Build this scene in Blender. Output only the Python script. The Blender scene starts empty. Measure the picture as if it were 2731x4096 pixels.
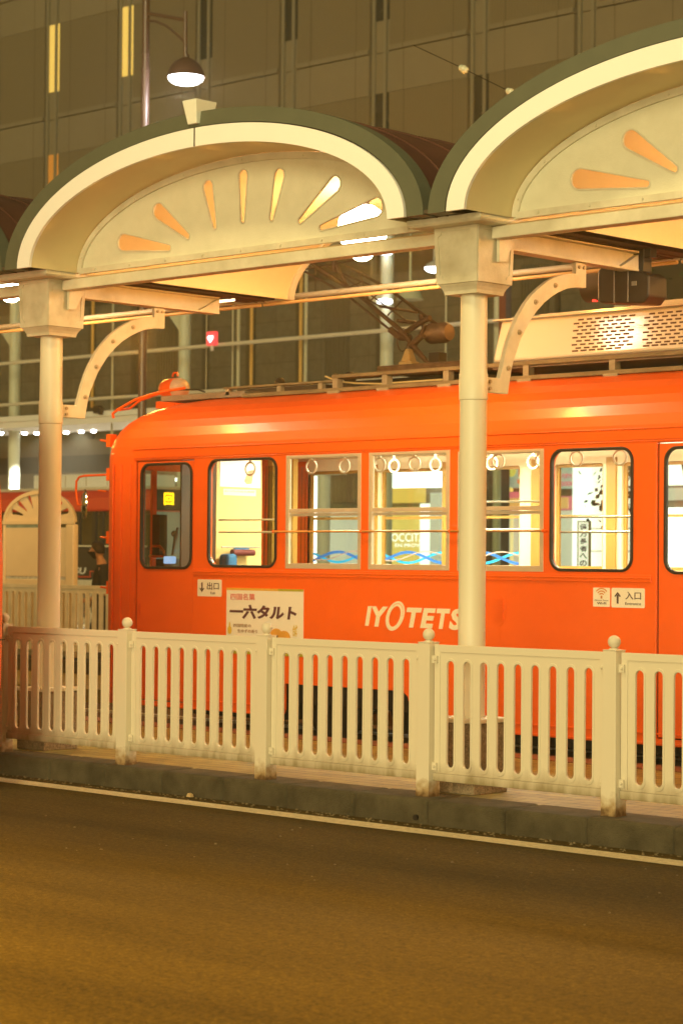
import bpy, bmesh, math, random
from math import sin, cos, pi, radians, sqrt
from mathutils import Vector, Matrix
random.seed(7)
SC = bpy.context.scene
COL = SC.collection
# ------------------------------------------------------------------ camera model
F = 8900.0; PITCH = math.atan(182/8900); YAW = radians(43.54); ROLL = .008; EYE = 1.65
fw = Vector((-sin(YAW)*cos(PITCH), cos(YAW)*cos(PITCH), sin(PITCH)))
r0 = Vector((cos(YAW), sin(YAW), 0)); u0 = r0.cross(fw)
rt = r0*cos(ROLL)+u0*sin(ROLL); up = u0*cos(ROLL)-r0*sin(ROLL)
def ray(x, y): return fw+rt*((x-1365.5)/F)+up*((2048-y)/F)
def onY(x, y, Y):
    d = ray(x, y); t = Y/d.y; return Vector((d.x*t, Y, EYE+d.z*t))
def onX(x, y, X):
    d = ray(x, y); t = X/d.x; return Vector((X, d.y*t, EYE+d.z*t))
def onZ(x, y, Z):
    d = ray(x, y); t = (Z-EYE)/d.z; return Vector((d.x*t, d.y*t, Z))
def XY(x, Y): return onY(x, 2048, Y).x
def ZY(x, y, Y): return onY(x, y, Y).z
cam = bpy.data.cameras.new('camera'); co = bpy.data.objects.new('camera', cam); COL.objects.link(co)
M = Matrix((rt, up, -fw)).transposed().to_4x4(); M.translation = (0, 0, EYE); co.matrix_world = M
cam.sensor_fit = 'VERTICAL'; cam.sensor_height = 36; cam.lens = F/4096*36; cam.clip_end = 400
cam.dof.use_dof = True; cam.dof.focus_distance = 14.2; cam.dof.aperture_fstop = 4.2
SC.camera = co
# ------------------------------------------------------------------ materials
MATS = {}
def mat(name, col, rough=.6, metal=0., n=.15, scale=8., bump=0., emit=None, es=1., coat=0., col2=None, alpha=None, stretch=None, bscale=None):
    if name in MATS: return MATS[name]
    m = bpy.data.materials.new(name); m.use_nodes = True; nt = m.node_tree; N = nt.nodes; L = nt.links
    b = N['Principled BSDF']; b.inputs['Roughness'].default_value = rough; b.inputs['Metallic'].default_value = metal
    if coat: b.inputs['Coat Weight'].default_value = coat; b.inputs['Coat Roughness'].default_value = .12
    c = tuple(col)+(1,)
    if emit:
        b.inputs['Emission Color'].default_value = tuple(emit)+(1,); b.inputs['Emission Strength'].default_value = es
    if n > 0 or bump > 0:
        tc = N.new('ShaderNodeTexCoord'); mp = N.new('ShaderNodeMapping'); L.new(tc.outputs['Object'], mp.inputs[0])
        if stretch: mp.inputs['Scale'].default_value = stretch
        t = N.new('ShaderNodeTexNoise'); t.inputs['Scale'].default_value = scale; t.inputs['Detail'].default_value = 6; t.inputs['Roughness'].default_value = .62
        L.new(mp.outputs[0], t.inputs['Vector'])
        rp = N.new('ShaderNodeValToRGB'); rp.color_ramp.elements[0].position = .3; rp.color_ramp.elements[1].position = .72
        c2 = col2 or tuple(v*(1-n) for v in col)
        rp.color_ramp.elements[0].color = tuple(c2)+(1,); rp.color_ramp.elements[1].color = c
        L.new(t.outputs['Fac'], rp.inputs[0]); L.new(rp.outputs[0], b.inputs['Base Color'])
        rr = N.new('ShaderNodeMapRange'); rr.inputs['To Min'].default_value = min(1, rough*1.2); rr.inputs['To Max'].default_value = rough*.85
        L.new(t.outputs['Fac'], rr.inputs[0]); L.new(rr.outputs[0], b.inputs['Roughness'])
        if bump:
            t2 = N.new('ShaderNodeTexNoise'); t2.inputs['Scale'].default_value = bscale or scale*6; t2.inputs['Detail'].default_value = 5
            L.new(mp.outputs[0], t2.inputs['Vector'])
            bp = N.new('ShaderNodeBump'); bp.inputs['Strength'].default_value = bump; bp.inputs['Distance'].default_value = .02
            L.new(t2.outputs['Fac'], bp.inputs['Height']); L.new(bp.outputs[0], b.inputs['Normal'])
    else: b.inputs['Base Color'].default_value = c
    MATS[name] = m; return m
def glass(name='window_glass', tint=(.93, .97, .94), gl=.1):
    if name in MATS: return MATS[name]
    m = bpy.data.materials.new(name); m.use_nodes = True; nt = m.node_tree; nt.nodes.clear()
    o = nt.nodes.new('ShaderNodeOutputMaterial'); t = nt.nodes.new('ShaderNodeBsdfTransparent'); t.inputs[0].default_value = tint+(1,)
    g = nt.nodes.new('ShaderNodeBsdfGlossy'); g.inputs['Roughness'].default_value = .03; g.inputs[0].default_value = (1, 1, 1, 1)
    lw = nt.nodes.new('ShaderNodeLayerWeight'); lw.inputs[0].default_value = .12
    fr = nt.nodes.new('ShaderNodeMath'); fr.operation = 'MULTIPLY_ADD'; fr.inputs[1].default_value = .14; fr.inputs[2].default_value = .025; nt.links.new(lw.outputs['Facing'], fr.inputs[0])
    mx = nt.nodes.new('ShaderNodeMixShader'); nt.links.new(fr.outputs[0], mx.inputs[0])
    nt.links.new(t.outputs[0], mx.inputs[1]); nt.links.new(g.outputs[0], mx.inputs[2]); nt.links.new(mx.outputs[0], o.inputs[0])
    MATS[name] = m; return m
def emis(name, col, s): return mat(name, (.12, .12, .12), n=0, emit=col, es=s)
# ------------------------------------------------------------------ mesh helpers
class MB:
    def __init__(s): s.v = []; s.f = []
    def add(s, vs, fs):
        o = len(s.v); s.v += [tuple(v) for v in vs]; s.f += [tuple(i+o for i in f) for f in fs]; return s
    def box(s, x0, x1, y0, y1, z0, z1):
        v = [(x, y, z) for z in (z0, z1) for y in (y0, y1) for x in (x0, x1)]
        return s.add(v, [(0, 2, 3, 1), (4, 5, 7, 6), (0, 1, 5, 4), (2, 6, 7, 3), (0, 4, 6, 2), (1, 3, 7, 5)])
    def frust(s, cx, cy, z0, h0x, h0y, z1, h1x, h1y):
        v = [(cx+a*h0x, cy+b*h0y, z0) for b in (-1, 1) for a in (-1, 1)]+[(cx+a*h1x, cy+b*h1y, z1) for b in (-1, 1) for a in (-1, 1)]
        return s.add(v, [(0, 2, 3, 1), (4, 5, 7, 6), (0, 1, 5, 4), (2, 6, 7, 3), (0, 4, 6, 2), (1, 3, 7, 5)])
    def prism(s, pts, a, b, ax='y'):
        """closed polygon pts (p,q) extruded from a to b along ax (convex or simple)"""
        n = len(pts)
        def T(p, q, r): return (p, r, q) if ax == 'y' else ((r, p, q) if ax == 'x' else (p, q, r))
        v = [T(p, q, a) for p, q in pts]+[T(p, q, b) for p, q in pts]
        return s.add(v, [tuple(range(n)), tuple(range(2*n-1, n-1, -1))]+[(i, i+n, (i+1) % n+n, (i+1) % n) for i in range(n)])
    def plate(s, outer, holes, a, b, ax='y'):
        bm = bmesh.new(); es = []
        def T(p, q, r): return (p, r, q) if ax == 'y' else ((r, p, q) if ax == 'x' else (p, q, r))
        for lp in [outer]+list(holes):
            vs = [bm.verts.new(T(p, q, a)) for p, q in lp]
            es += [bm.edges.new((vs[i], vs[(i+1) % len(vs)])) for i in range(len(vs))]
        bmesh.ops.triangle_fill(bm, use_beauty=True, use_dissolve=False, edges=es)
        r = bmesh.ops.extrude_face_region(bm, geom=bm.faces[:])
        d = {'y': (0, b-a, 0), 'x': (b-a, 0, 0), 'z': (0, 0, b-a)}[ax]
        bmesh.ops.translate(bm, verts=[g for g in r['geom'] if isinstance(g, bmesh.types.BMVert)], vec=d)
        bm.verts.index_update()
        s.add([v.co[:] for v in bm.verts], [[v.index for v in f.verts] for f in bm.faces]); bm.free(); return s
    def strip(s, A, B, close=False):
        n = len(A); k = n if close else n-1
        return s.add(list(A)+list(B), [(i, (i+1) % n, (i+1) % n+n, i+n) for i in range(k)])
    def tube(s, pts, r, seg=8, cap=True):
        pts = [Vector(p) for p in pts]; n = len(pts); rings = []
        rs = r if isinstance(r, (list, tuple)) else [r]*n
        pu = None
        for i, p in enumerate(pts):
            d = (pts[min(i+1, n-1)]-pts[max(i-1, 0)]).normalized()
            if pu is None:
                pu = Vector((0, 0, 1)) if abs(d.z) < .9 else Vector((1, 0, 0))
            a = d.cross(pu).normalized(); b = a.cross(d).normalized(); pu = b
            rings.append([p+a*cos(2*pi*k/seg)*rs[i]+b*sin(2*pi*k/seg)*rs[i] for k in range(seg)])
        v = [q for R in rings for q in R]; f = []
        for i in range(n-1):
            for k in range(seg): f.append((i*seg+k, i*seg+(k+1) % seg, (i+1)*seg+(k+1) % seg, (i+1)*seg+k))
        if cap: f += [tuple(range(seg-1, -1, -1)), tuple((n-1)*seg+k for k in range(seg))]
        return s.add(v, f)
    def lathe(s, prof, c, seg=24, ax='z'):
        v = []; f = []; n = len(prof)
        for r, z in prof:
            for k in range(seg):
                a = 2*pi*k/seg; p = (cos(a)*r, sin(a)*r, z)
                if ax == 'x': p = (z, cos(a)*r, sin(a)*r)
                if ax == 'y': p = (cos(a)*r, z, sin(a)*r)
                v.append((p[0]+c[0], p[1]+c[1], p[2]+c[2]))
        for i in range(n-1):
            for k in range(seg): f.append((i*seg+k, i*seg+(k+1) % seg, (i+1)*seg+(k+1) % seg, (i+1)*seg+k))
        f += [tuple(range(seg-1, -1, -1)), tuple((n-1)*seg+k for k in range(seg))]
        return s.add(v, f)
    def ball(s, c, r, seg=16, sz=1.):
        n = seg//2; return s.lathe([(max(1e-4, r*sin(pi*i/n)), -r*sz*cos(pi*i/n)) for i in range(n+1)], c, seg)
ROOT = {}
def setp(o, label=None, cat=None, group=None, kind=None):
    if label: o['label'] = label
    if cat: o['category'] = cat
    if group: o['group'] = group
    if kind: o['kind'] = kind
    return o
def thing(name, label, cat, loc=(0, 0, 0), group=None):
    o = bpy.data.objects.new(name, None); COL.objects.link(o); o.location = loc; o.empty_display_size = .2
    ROOT[o] = Vector(loc); return setp(o, label, cat, group)
def build(name, mb, m, parent=None, smooth=False, bevel=0., label=None, cat=None, group=None, kind=None, bseg=2, loc=None, autos=True):
    off = ROOT.get(parent, Vector((0, 0, 0))) if parent else (Vector(loc) if loc else Vector((0, 0, 0)))
    me = bpy.data.meshes.new(name); me.from_pydata([tuple(Vector(v)-off) for v in mb.v], [], mb.f)
    bm = bmesh.new(); bm.from_mesh(me); bmesh.ops.recalc_face_normals(bm, faces=bm.faces[:]); bm.to_mesh(me); bm.free()
    me.materials.append(m)
    o = bpy.data.objects.new(name, me); COL.objects.link(o)
    if parent: o.parent = parent
    else: o.location = off
    ROOT[o] = off
    if smooth:
        me.shade_smooth() if hasattr(me, 'shade_smooth') else None
        for p in me.polygons: p.use_smooth = True
        if autos: me.set_sharp_from_angle(angle=radians(38))
    if bevel:
        b = o.modifiers.new('bevel', 'BEVEL'); b.width = bevel; b.segments = bseg; b.limit_method = 'ANGLE'; b.angle_limit = radians(40)
    return setp(o, label, cat, group, kind)
def copy_tree(o, delta, parent=None):
    c = o.copy(); COL.objects.link(c)
    if parent: c.parent = parent
    else: c.location = o.location+Vector(delta)
    ROOT[c] = ROOT[o]+(Vector(delta) if not parent else Vector((0, 0, 0)))
    for ch in list(o.children): copy_tree(ch, delta, c)
    return c
def rrect(x0, x1, z0, z1, r, n=6):
    p = []
    for cx, cz, a in ((x1-r, z1-r, 0), (x0+r, z1-r, 90), (x0+r, z0+r, 180), (x1-r, z0+r, 270)):
        for k in range(n+1):
            t = radians(a+90*k/n); p.append((cx+r*cos(t), cz+r*sin(t)))
    return p
def circle(cx, cz, r, n=20, rz=None): return [(cx+r*cos(2*pi*k/n), cz+(rz or r)*sin(2*pi*k/n)) for k in range(n)]
def text(s, x0, x1, z0, z1, Y, m, parent, name='lettering', bold=0., shear=0., ext=.002, label=None, face='-y', fitw=True):
    cu = bpy.data.curves.new('t', 'FONT'); cu.body = s; cu.size = 1; cu.shear = shear; cu.offset = bold; cu.resolution_u = 3
    o = bpy.data.objects.new('t', cu); COL.objects.link(o)
    dg = bpy.context.evaluated_depsgraph_get(); me = o.evaluated_get(dg).to_mesh()
    vs = [v.co.copy() for v in me.vertices]; fs = [list(p.vertices) for p in me.polygons]
    bpy.data.objects.remove(o); bpy.data.curves.remove(cu)
    if not vs: return None
    ax, bx = min(v.x for v in vs), max(v.x for v in vs); ay, by = min(v.y for v in vs), max(v.y for v in vs)
    sx = (x1-x0)/(bx-ax); sz = (z1-z0)/max(by-ay, 1e-4)
    if not fitw: sx = sz
    mb = MB()
    if face == '-y': mb.add([(x0+(v.x-ax)*sx, Y, z0+(v.y-ay)*sz) for v in vs], fs)
    else: mb.add([(Y, x0+(v.x-ax)*sx, z0+(v.y-ay)*sz) for v in vs], fs)
    o = build(name, mb, m, parent, label=label)
    sd = o.modifiers.new('thick', 'SOLIDIFY'); sd.thickness = ext; sd.offset = 0
    return o
# ------------------------------------------------------------------ material set
cream = mat('cream_paint', (.80, .74, .58), .5, n=.25, scale=5, bump=.08, bscale=60, col2=(.60, .55, .40))
cream_dirty = mat('weathered_cream_panel', (.82, .79, .62), .6, n=.3, scale=7, bump=.15, bscale=90, col2=(.74, .71, .54))
fence_paint = mat('fence_cream_paint', (.76, .68, .52), .5, n=.1, scale=6, bump=.05, bscale=60)
ring_white = mat('arch_white_trim', (.94, .93, .90), .4, n=.03, scale=3)
green_trim = mat('arch_green_metal', (.115, .125, .085), .5, n=.15, scale=6)
soffit_m = mat('soffit_cream', (.80, .68, .38), .55, n=.08, scale=3)
roof_brown = mat('roof_brown_sheet', (.12, .045, .03), .5, n=.4, scale=3)
dark_groove = mat('dark_groove', (.06, .04, .025), .7, n=.2)
gutter_m = mat('gutter_brown', (.10, .07, .045), .7, n=.4, scale=12)
orange_body = mat('tram_orange_paint', (.92, .132, .007), .36, n=.09, scale=2.5, coat=.25, bump=.02, bscale=3)
orange_dark = mat('tram_orange_trim', (.90, .13, .006), .34, n=.08, scale=4)
rubber = mat('black_rubber', (.015, .012, .01), .5, n=.1)
alu = mat('window_aluminium', (.66, .58, .44), .4, .3, n=.1)
steel = mat('steel', (.7, .68, .6), .3, .6, n=.1)
dark_metal = mat('dark_underframe', (.02, .017, .015), .6, .3, n=.4, scale=20)
rusty = mat('rusty_steel', (.13, .08, .045), .65, .4, n=.5, scale=14, bump=.2)
roofgrey = mat('roof_walkway_board', (.24, .20, .11), .7, n=.4, scale=6, bump=.2)
roofblack = mat('roof_gear_black', (.035, .027, .015), .7, n=.3)
sign_white = mat('sticker_white', (.86, .82, .70), .45, n=.03)
ink = mat('sticker_ink', (.07, .035, .03), .6, n=0)
ink_red = mat('sticker_red', (.65, .12, .08), .6, n=0)
int_cream = mat('interior_cream', (.88, .78, .50), .5, n=.05)
int_wood = mat('interior_wood', (.52, .29, .06), .45, n=.4, scale=4, stretch=(1, 1, .15))
int_green = mat('interior_seat_fabric', (.10, .12, .05), .9, n=.2)
white_plain = mat('white_paint', (.85, .85, .80), .5, n=.04)
# ------------------------------------------------------------------ setting: ground
def asphalt(name, col, sc=90, lo=.5):
    m = bpy.data.materials.new(name); m.use_nodes = True; nt = m.node_tree; N = nt.nodes; L = nt.links; b = N['Principled BSDF']
    tc = N.new('ShaderNodeTexCoord'); t1 = N.new('ShaderNodeTexNoise'); t1.inputs['Scale'].default_value = sc; t1.inputs['Detail'].default_value = 8; t1.inputs['Roughness'].default_value = .8
    t2 = N.new('ShaderNodeTexNoise'); t2.inputs['Scale'].default_value = 1.1; t2.inputs['Detail'].default_value = 9; t2.inputs['Roughness'].default_value = .7
    mp = N.new('ShaderNodeMapping'); mp.inputs['Scale'].default_value = (.22, 1.5, 1)
    v = N.new('ShaderNodeTexVoronoi'); v.inputs['Scale'].default_value = sc*1.3
    for t in (t1, v): L.new(tc.outputs['Object'], t.inputs['Vector'])
    L.new(tc.outputs['Object'], mp.inputs[0]); L.new(mp.outputs[0], t2.inputs['Vector'])
    r1 = N.new('ShaderNodeMapRange'); r1.inputs['From Min'].default_value = .3; r1.inputs['From Max'].default_value = .7; r1.inputs['To Min'].default_value = lo; r1.inputs['To Max'].default_value = 1.9
    L.new(t1.outputs['Fac'], r1.inputs[0])
    r2 = N.new('ShaderNodeMapRange'); r2.inputs['From Min'].default_value = .35; r2.inputs['From Max'].default_value = .65; r2.inputs['To Min'].default_value = .74; r2.inputs['To Max'].default_value = 1.2
    L.new(t2.outputs['Fac'], r2.inputs[0])
    mm = N.new('ShaderNodeMath'); mm.operation = 'MULTIPLY'; L.new(r1.outputs[0], mm.inputs[0]); L.new(r2.outputs[0], mm.inputs[1])
    t3 = N.new('ShaderNodeTexNoise'); t3.inputs['Scale'].default_value = sc*.42; t3.inputs['Detail'].default_value = 3; t3.inputs['Roughness'].default_value = .9; L.new(tc.outputs['Object'], t3.inputs['Vector'])
    r3 = N.new('ShaderNodeMapRange'); r3.inputs['From Min'].default_value = .35; r3.inputs['From Max'].default_value = .68; r3.inputs['To Min'].default_value = .62; r3.inputs['To Max'].default_value = 1.55; L.new(t3.outputs['Fac'], r3.inputs[0])
    m3 = N.new('ShaderNodeMath'); m3.operation = 'MULTIPLY'; L.new(mm.outputs[0], m3.inputs[0]); L.new(r3.outputs[0], m3.inputs[1]); mm = m3
    vm = N.new('ShaderNodeVectorMath'); vm.operation = 'SCALE'; vm.inputs[0].default_value = col; L.new(mm.outputs[0], vm.inputs['Scale'])
    L.new(vm.outputs[0], b.inputs['Base Color']); b.inputs['Roughness'].default_value = .9; b.inputs['Specular IOR Level'].default_value = .12
    bp = N.new('ShaderNodeBump'); bp.inputs['Strength'].default_value = .5; bp.inputs['Distance'].default_value = .006; L.new(v.outputs['Distance'], bp.inputs['Height']); L.new(bp.outputs[0], b.inputs['Normal'])
    return m
road_m = asphalt('asphalt', (.062, .041, .009), 60, .3)
build('road', MB().box(-260, 200, -60, 240, -.6, 0), road_m, kind='structure')
def line_y(Xc): return 10.156-(Xc+13.088)*.0143
wl = MB(); n = 60
A = []; B = []
for i in range(n+1):
    X = -30+40*i/n; y = 10.15-(X+13.088)*.012; w = .104+.006*sin(i*2.3)+.004*sin(i*5.1)
    A.append((X, y-w, .004)); B.append((X, y+w*.8, .004))
wl.strip(A, B)
build('road_line', wl, mat('road_paint', (.80, .70, .48), .7, n=.35, scale=30, bump=.1, col2=(.52, .42, .26)), kind='structure')
# kerb of separate stones
def kerb_mat():
    m = mat('kerb_concrete', (.105, .084, .044), .95, n=.6, scale=6, bump=.6, bscale=110, col2=(.045, .036, .016)); return m
kb = MB(); x = -24.
while x < 2:
    L_ = .62; y0 = 10.44-(x+13)*.012-.02
    kb.box(x+.002, x+L_-.002, y0+random.uniform(-.006, .006), 10.75, -.1, .155+random.uniform(-.003, .003)); x += L_
build('kerb', kb, kerb_mat(), kind='structure', bevel=.028, bseg=4)
# small drain hole block in kerb face
p = onY(1675, 3268, 10.40)
build('kerb_drain', MB().lathe([(.001, 0), (.017, 0), (.017, .02), (.001, .02)], (p.x, 10.36, p.z), 14, 'y'), rubber, label='small dark round drain hole in the kerb face', cat='drain')
def tiles(name, c1, c2, mort, sc, br=.6, bh=.3):
    m = bpy.data.materials.new(name); m.use_nodes = True; nt = m.node_tree; N = nt.nodes; L = nt.links; b = N['Principled BSDF']
    tc = N.new('ShaderNodeTexCoord'); bt = N.new('ShaderNodeTexBrick'); bt.inputs['Scale'].default_value = sc; bt.inputs['Mortar Size'].default_value = .015
    bt.inputs['Color1'].default_value = c1+(1,); bt.inputs['Color2'].default_value = c2+(1,); bt.inputs['Mortar'].default_value = mort+(1,)
    bt.inputs['Brick Width'].default_value = br; bt.inputs['Row Height'].default_value = bh
    t = N.new('ShaderNodeTexNoise'); t.inputs['Scale'].default_value = 5; t.inputs['Detail'].default_value = 7
    L.new(tc.outputs['Object'], bt.inputs['Vector']); L.new(tc.outputs['Object'], t.inputs['Vector'])
    mx = N.new('ShaderNodeMix'); mx.data_type = 'RGBA'; mx.blend_type = 'MULTIPLY'; mx.inputs[0].default_value = .7
    rp = N.new('ShaderNodeValToRGB'); rp.color_ramp.elements[0].color = (.35, .35, .35, 1); rp.color_ramp.elements[1].color = (1, 1, 1, 1); rp.color_ramp.elements[0].position = .25; rp.color_ramp.elements[1].position = .7
    L.new(t.outputs['Fac'], rp.inputs[0]); L.new(bt.outputs['Color'], mx.inputs[6]); L.new(rp.outputs[0], mx.inputs[7]); L.new(mx.outputs[2], b.inputs['Base Color'])
    b.inputs['Roughness'].default_value = .6
    bp = N.new('ShaderNodeBump'); bp.inputs['Strength'].default_value = .4; bp.inputs['Distance'].default_value = .01; L.new(bt.outputs['Fac'], bp.inputs['Height']); bp.invert = True; L.new(bp.outputs[0], b.inputs['Normal'])
    return m
plat_m = tiles('platform_pavers', (.36, .29, .075), (.30, .24, .06), (.10, .09, .03), 2.5)
build('platform', MB().box(-40, 4, 10.70, 13.4, -.1, .150), plat_m, kind='structure')
build('platform_edge', MB().box(-40, 4, 13.08, 13.405, .151, .156), mat('platform_edge_red', (.28, .11, .05), .6, n=.4, scale=10), kind='structure')
build('track_bed', MB().box(-60, 10, 13.41, 16.14, -.3, .006), asphalt('track_ballast', (.10, .07, .05), 30), kind='structure')
for y in (14.17, 15.24, 30.17, 31.24):
    build('rail', MB().box(-60, 10, y-.03, y+.03, .006, .03), steel, kind='structure')
build('far_platform', MB().box(-60, 10, 16.15, 22.4, -.1, .155), plat_m, kind='structure')
build('station_pavement', MB().box(-110, 60, 34.5, 45.9, -.1, .14), tiles('station_pavers', (.35, .30, .22), (.3, .26, .19), (.12, .1, .07), 1.5), kind='structure')
# ------------------------------------------------------------------ fence
def rust_fence():
    m = bpy.data.materials.new('fence_post_paint'); m.use_nodes = True; nt = m.node_tree; N = nt.nodes; L = nt.links; b = N['Principled BSDF']
    g = N.new('ShaderNodeNewGeometry'); sp = N.new('ShaderNodeSeparateXYZ'); L.new(g.outputs['Position'], sp.inputs[0])
    t = N.new('ShaderNodeTexNoise'); t.inputs['Scale'].default_value = 22; t.inputs['Detail'].default_value = 5; L.new(g.outputs['Position'], t.inputs['Vector'])
    ad = N.new('ShaderNodeMath'); ad.operation = 'MULTIPLY_ADD'; ad.inputs[1].default_value = -.16; L.new(t.outputs['Fac'], ad.inputs[0]); L.new(sp.outputs[2], ad.inputs[2])
    rp = N.new('ShaderNodeValToRGB'); L.new(ad.outputs[0], rp.inputs[0])
    e = rp.color_ramp.elements; e[0].position = .075; e[0].color = (.12, .06, .02, 1); e[1].position = .2; e[1].color = (.74, .66, .50, 1)
    x = e.new(.12); x.color = (.40, .27, .13, 1)
    L.new(rp.outputs[0], b.inputs['Base Color']); b.inputs['Roughness'].default_value = .5
    return m
post_m = rust_fence()
def panel_mat():
    # cream paint with grime that has run along the lower rim of each panel
    m = bpy.data.materials.new('fence_panel_paint'); m.use_nodes = True; nt = m.node_tree; N = nt.nodes; L = nt.links; b = N['Principled BSDF']
    g = N.new('ShaderNodeNewGeometry'); sp = N.new('ShaderNodeSeparateXYZ'); L.new(g.outputs['Position'], sp.inputs[0])
    t = N.new('ShaderNodeTexNoise'); t.inputs['Scale'].default_value = 7; t.inputs['Detail'].default_value = 6
    mp = N.new('ShaderNodeMapping'); mp.inputs['Scale'].default_value = (2.2, 1, .25); L.new(g.outputs['Position'], mp.inputs[0]); L.new(mp.outputs[0], t.inputs['Vector'])
    ad = N.new('ShaderNodeMath'); ad.operation = 'MULTIPLY_ADD'; ad.inputs[1].default_value = -.16; L.new(t.outputs['Fac'], ad.inputs[0]); L.new(sp.outputs[2], ad.inputs[2])
    rp = N.new('ShaderNodeValToRGB'); L.new(ad.outputs[0], rp.inputs[0])
    e = rp.color_ramp.elements; e[0].position = .17; e[0].color = (.30, .24, .13, 1); e[1].position = .3; e[1].color = (.74, .66, .50, 1)
    x = e.new(.215); x.color = (.50, .42, .29, 1)
    L.new(rp.outputs[0], b.inputs['Base Color']); b.inputs['Roughness'].default_value = .48
    return m
panel_m = panel_mat()
def slot(cx, z0, z1, r, n=7):
    p = []
    for k in range(n+1): t = pi*k/n; p.append((cx+r*cos(t), z1-r+r*sin(t)))
    for k in range(n+1): t = pi+pi*k/n; p.append((cx+r*cos(t), z0+r+r*sin(t)))
    return p
def make_fence(fence, PX, YF, dz, pm, sm):
  D = dz
  ZT = 1.108+D; ZB = .262+D
  for i in range(len(PX)-1):
    xa = PX[i]+.056; xb = PX[i+1]-.056; xm = (xa+xb)/2
    mb = MB(); cs = [xm+.134*(k-4) for k in range(9)]
    mb.box(xa+.001, xb-.001, YF+.0142, YF+.034, ZT-.035, ZT-.001); mb.box(xa+.001, xb-.001, YF+.0142, YF+.034, ZB+.001, ZB+.04)
    mb.plate([(xa, ZB), (xb, ZB), (xb, ZT), (xa, ZT)], [slot(c, .345+D, 1.01+D, .0295) for c in cs], YF, YF+.014)
    mb.plate([(xa, ZB+.045), (xb, ZB+.045), (xb, ZT+.002), (xa, ZT+.002)], [[(xa+.045, ZB+.05), (xb-.045, ZB+.05), (xb-.045, ZT-.045), (xa+.045, ZT-.045)]], YF-.007, YF-.0005)
    mb.box(xa, xb, YF-.016, YF-.0006, ZB-.004, ZB+.044)
    for c in cs: mb.plate(slot(c, .345+D-.024, 1.01+D+.018, .029+.013), [slot(c, .3451+D, 1.0099+D, .0291)], YF-.006, YF-.0007)
    build('fence_panel', mb, pm, fence, bevel=.0025)
  for X in PX:
    mb = MB(); mb.frust(X, YF+.0, .15+D, .054, .054, 1.118+D, .047, .047)
    mb.box(X-.05, X+.05, YF-.05, YF+.05, 1.1185+D, 1.124+D)
    po = build('fence_post', mb, sm, fence, bevel=.006)
    mb = MB(); mb.lathe([(.03, 1.124+D), (.03, 1.131+D), (.016, 1.133+D), (.016, 1.14+D)], (X, YF, 0), 20)
    mb.ball((X, YF, 1.170+D), .0385, 24)
    build('ball_finial', mb, fence_paint, po, smooth=True)
    for s in (-1, 1):
        for z in (1.017+D, .349+D):
            mb = MB(); a, b = sorted((X+s*.045, X+s*.086)); mb.box(a, b, YF-.021, YF-.0175, z-.024, z+.024)
            mb.box(a, b, YF-.018, YF-.008, z-.022, z+.022)
            mb.lathe([(.010, 0), (.010, -.006), (.006, -.013), (.001, -.014)], (X+s*.072, YF-.0205, z), 10, 'y')
            build('bracket', mb, fence_paint, po, smooth=True)
PX = [-14.99, -13.545, -12.126, -10.70, -9.251, -7.811, -6.37, -4.93]
fence = thing('platform_fence', 'cream slotted metal fence with ball topped posts along the near kerb', 'fence', (-9.25, 10.54, .155))
make_fence(fence, PX, 10.54, 0, panel_m, post_m)
f2 = thing('platform_fence', 'tan slotted fence behind the left column, below the sunburst end screen', 'fence', (-22.5, 18.3, .31))
make_fence(f2, [-25.63, -24.19, -22.75, -21.31, -19.87], 18.3, .16, cream, cream)
build('fence_kerb', MB().box(-30, 2, 18.1, 18.75, .1555, .31), kerb_mat(), kind='structure')
x3 = XY(383, 28.6)
f3 = thing('platform_fence', 'pale far fence in front of the black sided tram, ball beside the walking man', 'fence', (x3, 28.6, .1))
make_fence(f3, [x3-2.88, x3-1.44, x3, x3+1.44], 28.6, .055, cream, cream)
# ------------------------------------------------------------------ near canopy
YC = 10.98; YR = 10.50; YE = 13.25
CX = [-17.85, -13.56, -9.27, -4.98]
canopy = thing('platform_canopy', 'cream and green arched canopy on round columns over the near platform', 'canopy', (-9.27, YC, .15))
NE = 64
def ell(cx, a, b, z0=3.82, n=NE): return [(cx-a*cos(pi*k/n), z0+b*sin(pi*k/n)) for k in range(n+1)]
def ringface(mb, cx, A1, B1, A2, B2, y0, y1):
    o = ell(cx, A1, B1); i = ell(cx, A2, B2)
    P = lambda l, y: [(p[0], y, p[1]) for p in l]
    mb.strip(P(o, y0), P(i, y0)); mb.strip(P(o, y1), P(i, y1)); mb.strip(P(o, y0), P(o, y1)); mb.strip(P(i, y0), P(i, y1))
    for e in (0, -1):
        mb.add([(o[e][0], y0, o[e][1]), (i[e][0], y0, i[e][1]), (i[e][0], y1, i[e][1]), (o[e][0], y1, o[e][1])], [(0, 1, 2, 3)])
    return mb
def tri_slot(x0, z0, r0_, x1, z1, r1, n=8):
    """rounded wedge from wide end (x0,z0) to tip (x1,z1)"""
    a = math.atan2(z1-z0, x1-x0); p = []
    for k in range(n+1):
        t = a+pi/2+pi*k/n; p.append((x0+r0_*cos(t), z0+r0_*sin(t)))
    for k in range(n+1):
        t = a-pi/2+pi*k/n; p.append((x1+r1*cos(t), z1+r1*sin(t)))
    return p
S_ = 1.7417
rays = []
acx = -11.415
for (ox, oy, ix, iy) in ((283, 561, 380, 571), (360, 488, 424, 543), (468, 433, 486, 520), (550, 405, 549, 506), (631, 402, 616, 502), (763, 420, 681, 508), (862, 470, 728, 522)):
    a = onY(ox*S_, oy*S_, YC-.02); b = onY(ix*S_, iy*S_, YC-.02); rays.append([a.x-acx, a.z, b.x-acx, b.z])
sym = []
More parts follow.
